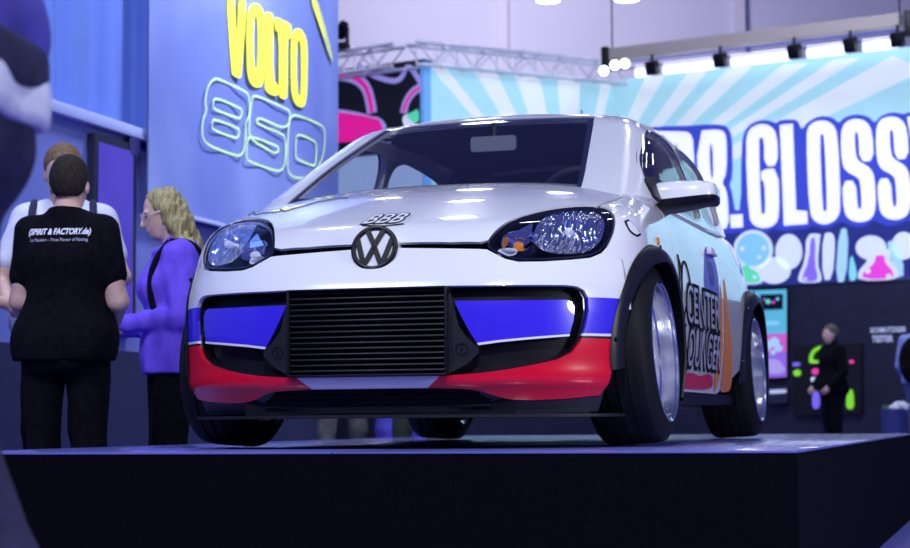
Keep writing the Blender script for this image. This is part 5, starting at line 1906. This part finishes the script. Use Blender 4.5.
def on_back(shirt_o, name, txt, cx, cz, w, h, m, sh=0., bold=.0, off=.004, sx=1):
    me = shirt_o.data
    bv = BVHTree.FromPolygons([v.co[:] for v in me.vertices], [tuple(p.vertices) for p in me.polygons])
    v, f = text_poly(txt, bold=bold, shear=sh)
    A = np.array(v); lo_, hi_ = A.min(0), A.max(0); c = (lo_ + hi_) / 2
    V = []
    for x, y in v:
        u = (x - c[0]) / (hi_[0] - lo_[0]) * w; q = (y - c[1]) / (hi_[1] - lo_[1]) * h
        hit = bv.ray_cast(Vector((cx - u * sx, 1., cz + q)), Vector((0, -1, 0)))
        p = hit[0] if hit[0] is not None else Vector((cx - u * sx, .13, cz + q))
        V.append((p.x, p.y + off, p.z))
    mb = MB(); mb.add(V, f)
    return mb.build(name, m, shirt_o)


prt = mat('white_shirt_print', (.75, .75, .88), .6)
on_back(I['shirt'], 'shirt_lettering', '(SPIRIT & FACTORY.de)', .0, 1.40, .27, .036, prt, bold=.035, sh=.2)
on_back(I['shirt'], 'shirt_slogan', 'La Passion - True Power of Racing', .0, 1.366, .25, .019, mat('grey_shirt_print', (.35, .35, .5), .6), bold=.012)

# taller man behind him, pale T-shirt and backpack straps
loc = at_px(62, 8.6)
rz = face_dir(-FH + RH * .15)
man2, I2 = person(loc, rz, 'tall person in a pale T-shirt with backpack straps, half hidden behind the black T-shirt', h=1.83, girth=.92, sw=.160,
                  elbows=[(.25, -.02, 1.16), (-.27, .0, 1.13)], wrists=[(.15, -.24, 1.06), (-.20, -.22, 1.02)], handdir=[(-.4, -.9, .05), (.3, -.9, .1)],
                  head=(-.1, .30), shirt=noise_var(mat('pale_cloth', (.62, .63, .78), .85), (.58, .59, .74), (.67, .68, .82), 20), pants=blk_cloth, hair=noise_var(mat('light_brown_hair', (.16, .10, .055), .7, spec=.2), (.10, .06, .035), (.22, .14, .08), 45, stretch=(3, 3, .6), bump=.5), hem=.90)
for sx in (1, -1):
    mb = MB()
    pts = [(sx * .12, .12, 1.30), (sx * .125, .09, 1.46), (sx * .125, .01, 1.500), (sx * .13, -.085, 1.44), (sx * .135, -.128, 1.30), (sx * .15, -.13, 1.16), (sx * .17, -.05, 1.06)]
    P = smooth_loop(pts, 2, False)
    mb.tube(P, .017, 8)
    mb.build('backpack_strap', nav_cloth, man2)
v = Vox((-.3, .05, .9), (.3, .45, 1.6), .012); v.ell((0, .22, 1.23), (.16, .11, .24), None, .02); v.ell((0, .29, 1.14), (.12, .07, .13), None, .03); v.build('backpack', nav_cloth, man2)

# woman in the violet hoodie looking down at her phone
loc = at_px(171, 8.2)
rz = face_dir(-RH * .95 - FH * .28)
wom, I3 = person(loc, rz, 'person with long fair hair and glasses in a violet hoodie looking down', h=1.58, female=True, vox=.0075, girth=1.12,
                 elbows=[(.215, .02, 1.10), (-.215, .02, 1.10)], wrists=[(.07, -.235, 1.075), (-.09, -.225, 1.06)], handdir=[(-.35, -.93, .1), (.3, -.95, .12)], palm=[(-.75, .1, .65), (.75, .1, .65)],
                 head=(0., .30), sleeve='long', shirt=noise_var(mat('violet_hoodie', (.16, .08, .78), .85), (.14, .07, .70), (.19, .10, .86), 14, bump=.2), pants=blk_cloth,
                 hair=noise_var(mat('fair_hair', (.42, .34, .13), .5), (.22, .18, .075), (.46, .39, .17), 30, stretch=(3, 3, .3)), hairstyle='long', glasses=True, hem=.84)
v = Vox((-.26, -.22, 1.28), (.26, .26, 1.58), .01)
v.cap((-.07, .07, 1.44), (.07, .07, 1.44), .05, .05, .04); v.cap((-.09, .03, 1.46), (-.05, -.07, 1.42), .03, .025, .04); v.cap((.09, .03, 1.46), (.05, -.07, 1.42), .03, .025, .04); v.build('hood', MATS['violet_hoodie'], wom)
mb = MB(); P = smooth_loop([(.13, -.03, 1.465), (.14, .06, 1.47), (.13, .135, 1.40), (.10, .16, 1.20), (.12, .14, 1.06)], 2, False); mb.tube(P, .016, 8); mb.build('bag_strap', blk_cloth, wom)
mb = MB(); P = smooth_loop([(.13, -.03, 1.465), (.145, -.10, 1.38), (.15, -.13, 1.25), (.165, -.10, 1.1), (.16, .0, 1.02)], 2, False); mb.tube(P, .016, 8); mb.build('bag_strap', blk_cloth, wom)
S3_ = I3['S']
ph_l = (np.array(I3['wr'][0]) + np.array(I3['wr'][1])) / 2 + np.array([0, -.105, .045])
pw = np.array(loc) + rotz(rz) @ ph_l * S3_
ph = empty('smartphone', tuple(pw), rz, label='dark smartphone held in both hands by the woman in violet', cat='phone')
MB().prism(rrect(-.037, -.075, .037, .075, .009), -.004, .004, lambda u, v_, h: (u, v_ * .75 + h * .66, v_ * .66 - h * .75)).build('phone_body', gloss_black, ph)
MB().prism(rrect(-.034, -.070, .034, .070, .006), -.0052, -.0038, lambda u, v_, h: (u, v_ * .75 + h * .66, v_ * .66 - h * .75)).build('phone_screen', mat('phone_glass', (.02, .02, .05), .1), ph)

# someone standing mostly outside the left edge, pale clothes
loc = at_px(-48, 8.4)
person(loc, face_dir(RH + FH * .3), 'person in pale blue clothes at the left edge beside the printed black T-shirt', h=1.72, vox=.011,
       elbows=[(.25, .0, 1.12), (-.25, .02, 1.13)], wrists=[(.16, -.23, 1.13), (-.16, -.22, 1.10)], sleeve='short', shirt=noise_var(mat('ice_blue_cloth', (.45, .55, .85), .85), (.42, .5, .8), (.5, .6, .9), 12), pants=noise_var(mat('pale_denim', (.36, .46, .80), .85), (.32, .42, .75), (.4, .5, .85), 12), hair=MATS['dark_hair'])

# foreground visitor walking out of frame on the left: jacket hem, shirt tail, dark trousers
loc = at_px(-108, 2.62)
fg, If = person(loc, face_dir(-RH + FH * .10), 'person in a blue jacket and dark trousers, cut off by the left edge', h=1.835, vox=.009, girth=1.0,
                elbows=[(.24, .06, 1.14), (-.24, .02, 1.14)], wrists=[(.22, -.10, .93), (-.22, -.18, 1.0)], sleeve='long',
                legs=[((.10, -.16, .52), (.10, -.10, .09), (.12, -.27, .035)), ((-.10, .03, .50), (-.10, .20, .10), (-.12, .05, .035))],
                shirt=noise_var(mat('white_tail', (.60, .62, .75), .85), (.55, .57, .7), (.65, .67, .8), 20), pants=nav_cloth, hair=MATS['dark_hair'], hem=.925)
v = Vox((-.45, -.4, .9), (.45, .35, 1.6), .011)
v.cap((-.08, .012, 1.06), (.08, .012, 1.06), .158, .158, .06); v.cap((-.085, .01, 1.29), (.085, .01, 1.29), .160, .160, .07); v.cap((-.13, .012, 1.41), (.13, .012, 1.41), .088, .088, .05)
for i in (0, 1):
    v.cap(If['sh'][i], If['el'][i], .082, .068, .04); v.cap(If['el'][i], If['wr'][i], .066, .048, .02)
v.folds(.006, 22, 9); v.cut((0, 0, .985), (0, 0, -1)); v.cut((0, 0, 1.50), (0, -.2, .98))
v.build('jacket', noise_var(mat('blue_jacket', (.06, .05, .36), .8), (.05, .04, .30), (.08, .07, .44), 10), fg)
v = Vox((-.3, -.3, .90), (.3, .3, 1.1), .011); v.cap((-.08, .012, 1.01), (.08, .012, 1.01), .164, .164, .06); v.cut((0, 0, .965), (0, 0, -1)); v.cut((0, 0, 1.035), (0, 0, 1)); v.build('jacket_hem', nav_cloth, fg)

# far visitors in front of the black wall
loc = at_px(831, 24.2)
person(loc, face_dir(-RH - FH * .35), 'balding person in a black jacket standing in front of the neon display shelf', h=1.76, vox=.014, elbows=[(.24, .02, 1.13), (-.24, .02, 1.13)], wrists=[(.20, -.16, .95), (-.20, -.16, .95)],
       sleeve='long', shirt=blk_cloth, pants=blk_cloth, hair=mat('grey_brown_hair', (.10, .08, .07), .7), hem=.86, collar=True)
loc = at_px(921, 21.)
bpk, Ib = person(loc, face_dir(FH + RH * .5), 'person in a pale blue top with a black backpack at the right edge', h=1.74, vox=.012, sleeve='long', elbows=[(.24, .02, 1.13), (-.24, .02, 1.13)], wrists=[(.20, -.16, .95), (-.20, -.16, .95)],
                 shirt=noise_var(mat('powder_blue_cloth', (.30, .36, .75), .85), (.27, .33, .7), (.34, .4, .8), 12), pants=noise_var(mat('slate_cloth', (.10, .11, .26), .85), (.09, .10, .24), (.12, .13, .30), 12), hair=MATS['dark_hair'])
v = Vox((-.35, .0, .75), (.35, .55, 1.6), .014); v.ell((0, .24, 1.18), (.20, .15, .28), None, .02); v.ell((0, .34, 1.06), (.15, .08, .15), None, .03); v.build('backpack', blk_cloth, bpk)
# legs seen under the car belong to visitors on the far side
for k, (x, dep, lb_, pm) in enumerate(((341, 14.0, 'person in olive trousers standing beyond the platform, legs visible under the car', noise_var(mat('olive_cloth', (.06, .065, .06), .85), (.04, .05, .04), (.10, .10, .11), 9)),
                                       (400, 14.6, 'person in violet blue trousers beyond the platform, legs visible under the car', mat('violet_blue_cloth', (.12, .10, .62), .85)),
                                       (419, 13.4, 'person in dark green trousers beyond the platform, beside the far rear tyre', mat('dark_green_cloth', (.02, .035, .02), .85)))):
    person(at_px(x, dep), face_dir(-FH + RH * (.6 - .5 * k)), lb_, h=1.70 + .03 * k, vox=.015, shirt=blk_cloth if k != 1 else MATS['ice_blue_cloth'], pants=pm, hair=MATS['dark_hair'], legs=[((.13, -.015, .50), (.145, .03, .085), (.165, -.14, .035)), ((-.13, -.015, .50), (-.145, .03, .085), (-.165, -.14, .035))])

# ------------------------------------------------------------------ light
w = bpy.data.worlds.new('hall_ambience'); SC.world = w; w.use_nodes = True
w.node_tree.nodes['Background'].inputs[0].default_value = (.20, .24, 1., 1)
w.node_tree.nodes['Background'].inputs[1].default_value = .26


def area(name, loc, tgt, size, e, col, shape='DISK', spread=180):
    d = bpy.data.lights.new(name, 'AREA'); d.size = size; d.energy = e; d.color = col; d.shape = shape; d.spread = math.radians(spread)
    o = bpy.data.objects.new(name, d); COL.objects.link(o); o.location = loc
    o.rotation_euler = (Vector(tgt) - Vector(loc)).to_track_quat('-Z', 'Y').to_euler()
    return o


area('hall_light_front', (2.6, -7.5, 7.), (0, 0, .6), .8, 560, (.84, .89, 1.))
area('hall_light_front', (-3., -6.5, 7.5), (0, 0, .7), .8, 360, (.74, .82, 1.))
area('added_side_fill', (6.8, -2.2, 1.9), (.7, .9, .3), 1.5, 190, (.90, .93, 1.))  # unseen low lamp added to brighten the rims and near door
area('wall_washer', (-1.0, 6., 6.0), (-3.4, 6.3, 3.2), .8, 125, (.80, .86, 1.), spread=95)
area('wall_washer', (-1.6, .5, 6.0), (-3.4, 1.6, 2.8), .8, 75, (.62, .74, 1.), spread=95)
area('stand_light', hz(4.5, 21., 7.5), hz(5.3, 26.5, 2.), 2., 260, (.7, .78, 1.))
area('hall_end_light', hz(0, 48., 15.), hz(2, 60, 9.), 6., 1900, (.92, .90, 1.))
SC.view_settings.view_transform = 'Standard'
SC.view_settings.look = 'None'
SC.view_settings.gamma = 1.
SC.view_settings.use_curve_mapping = False
SC.view_settings.exposure = 0.
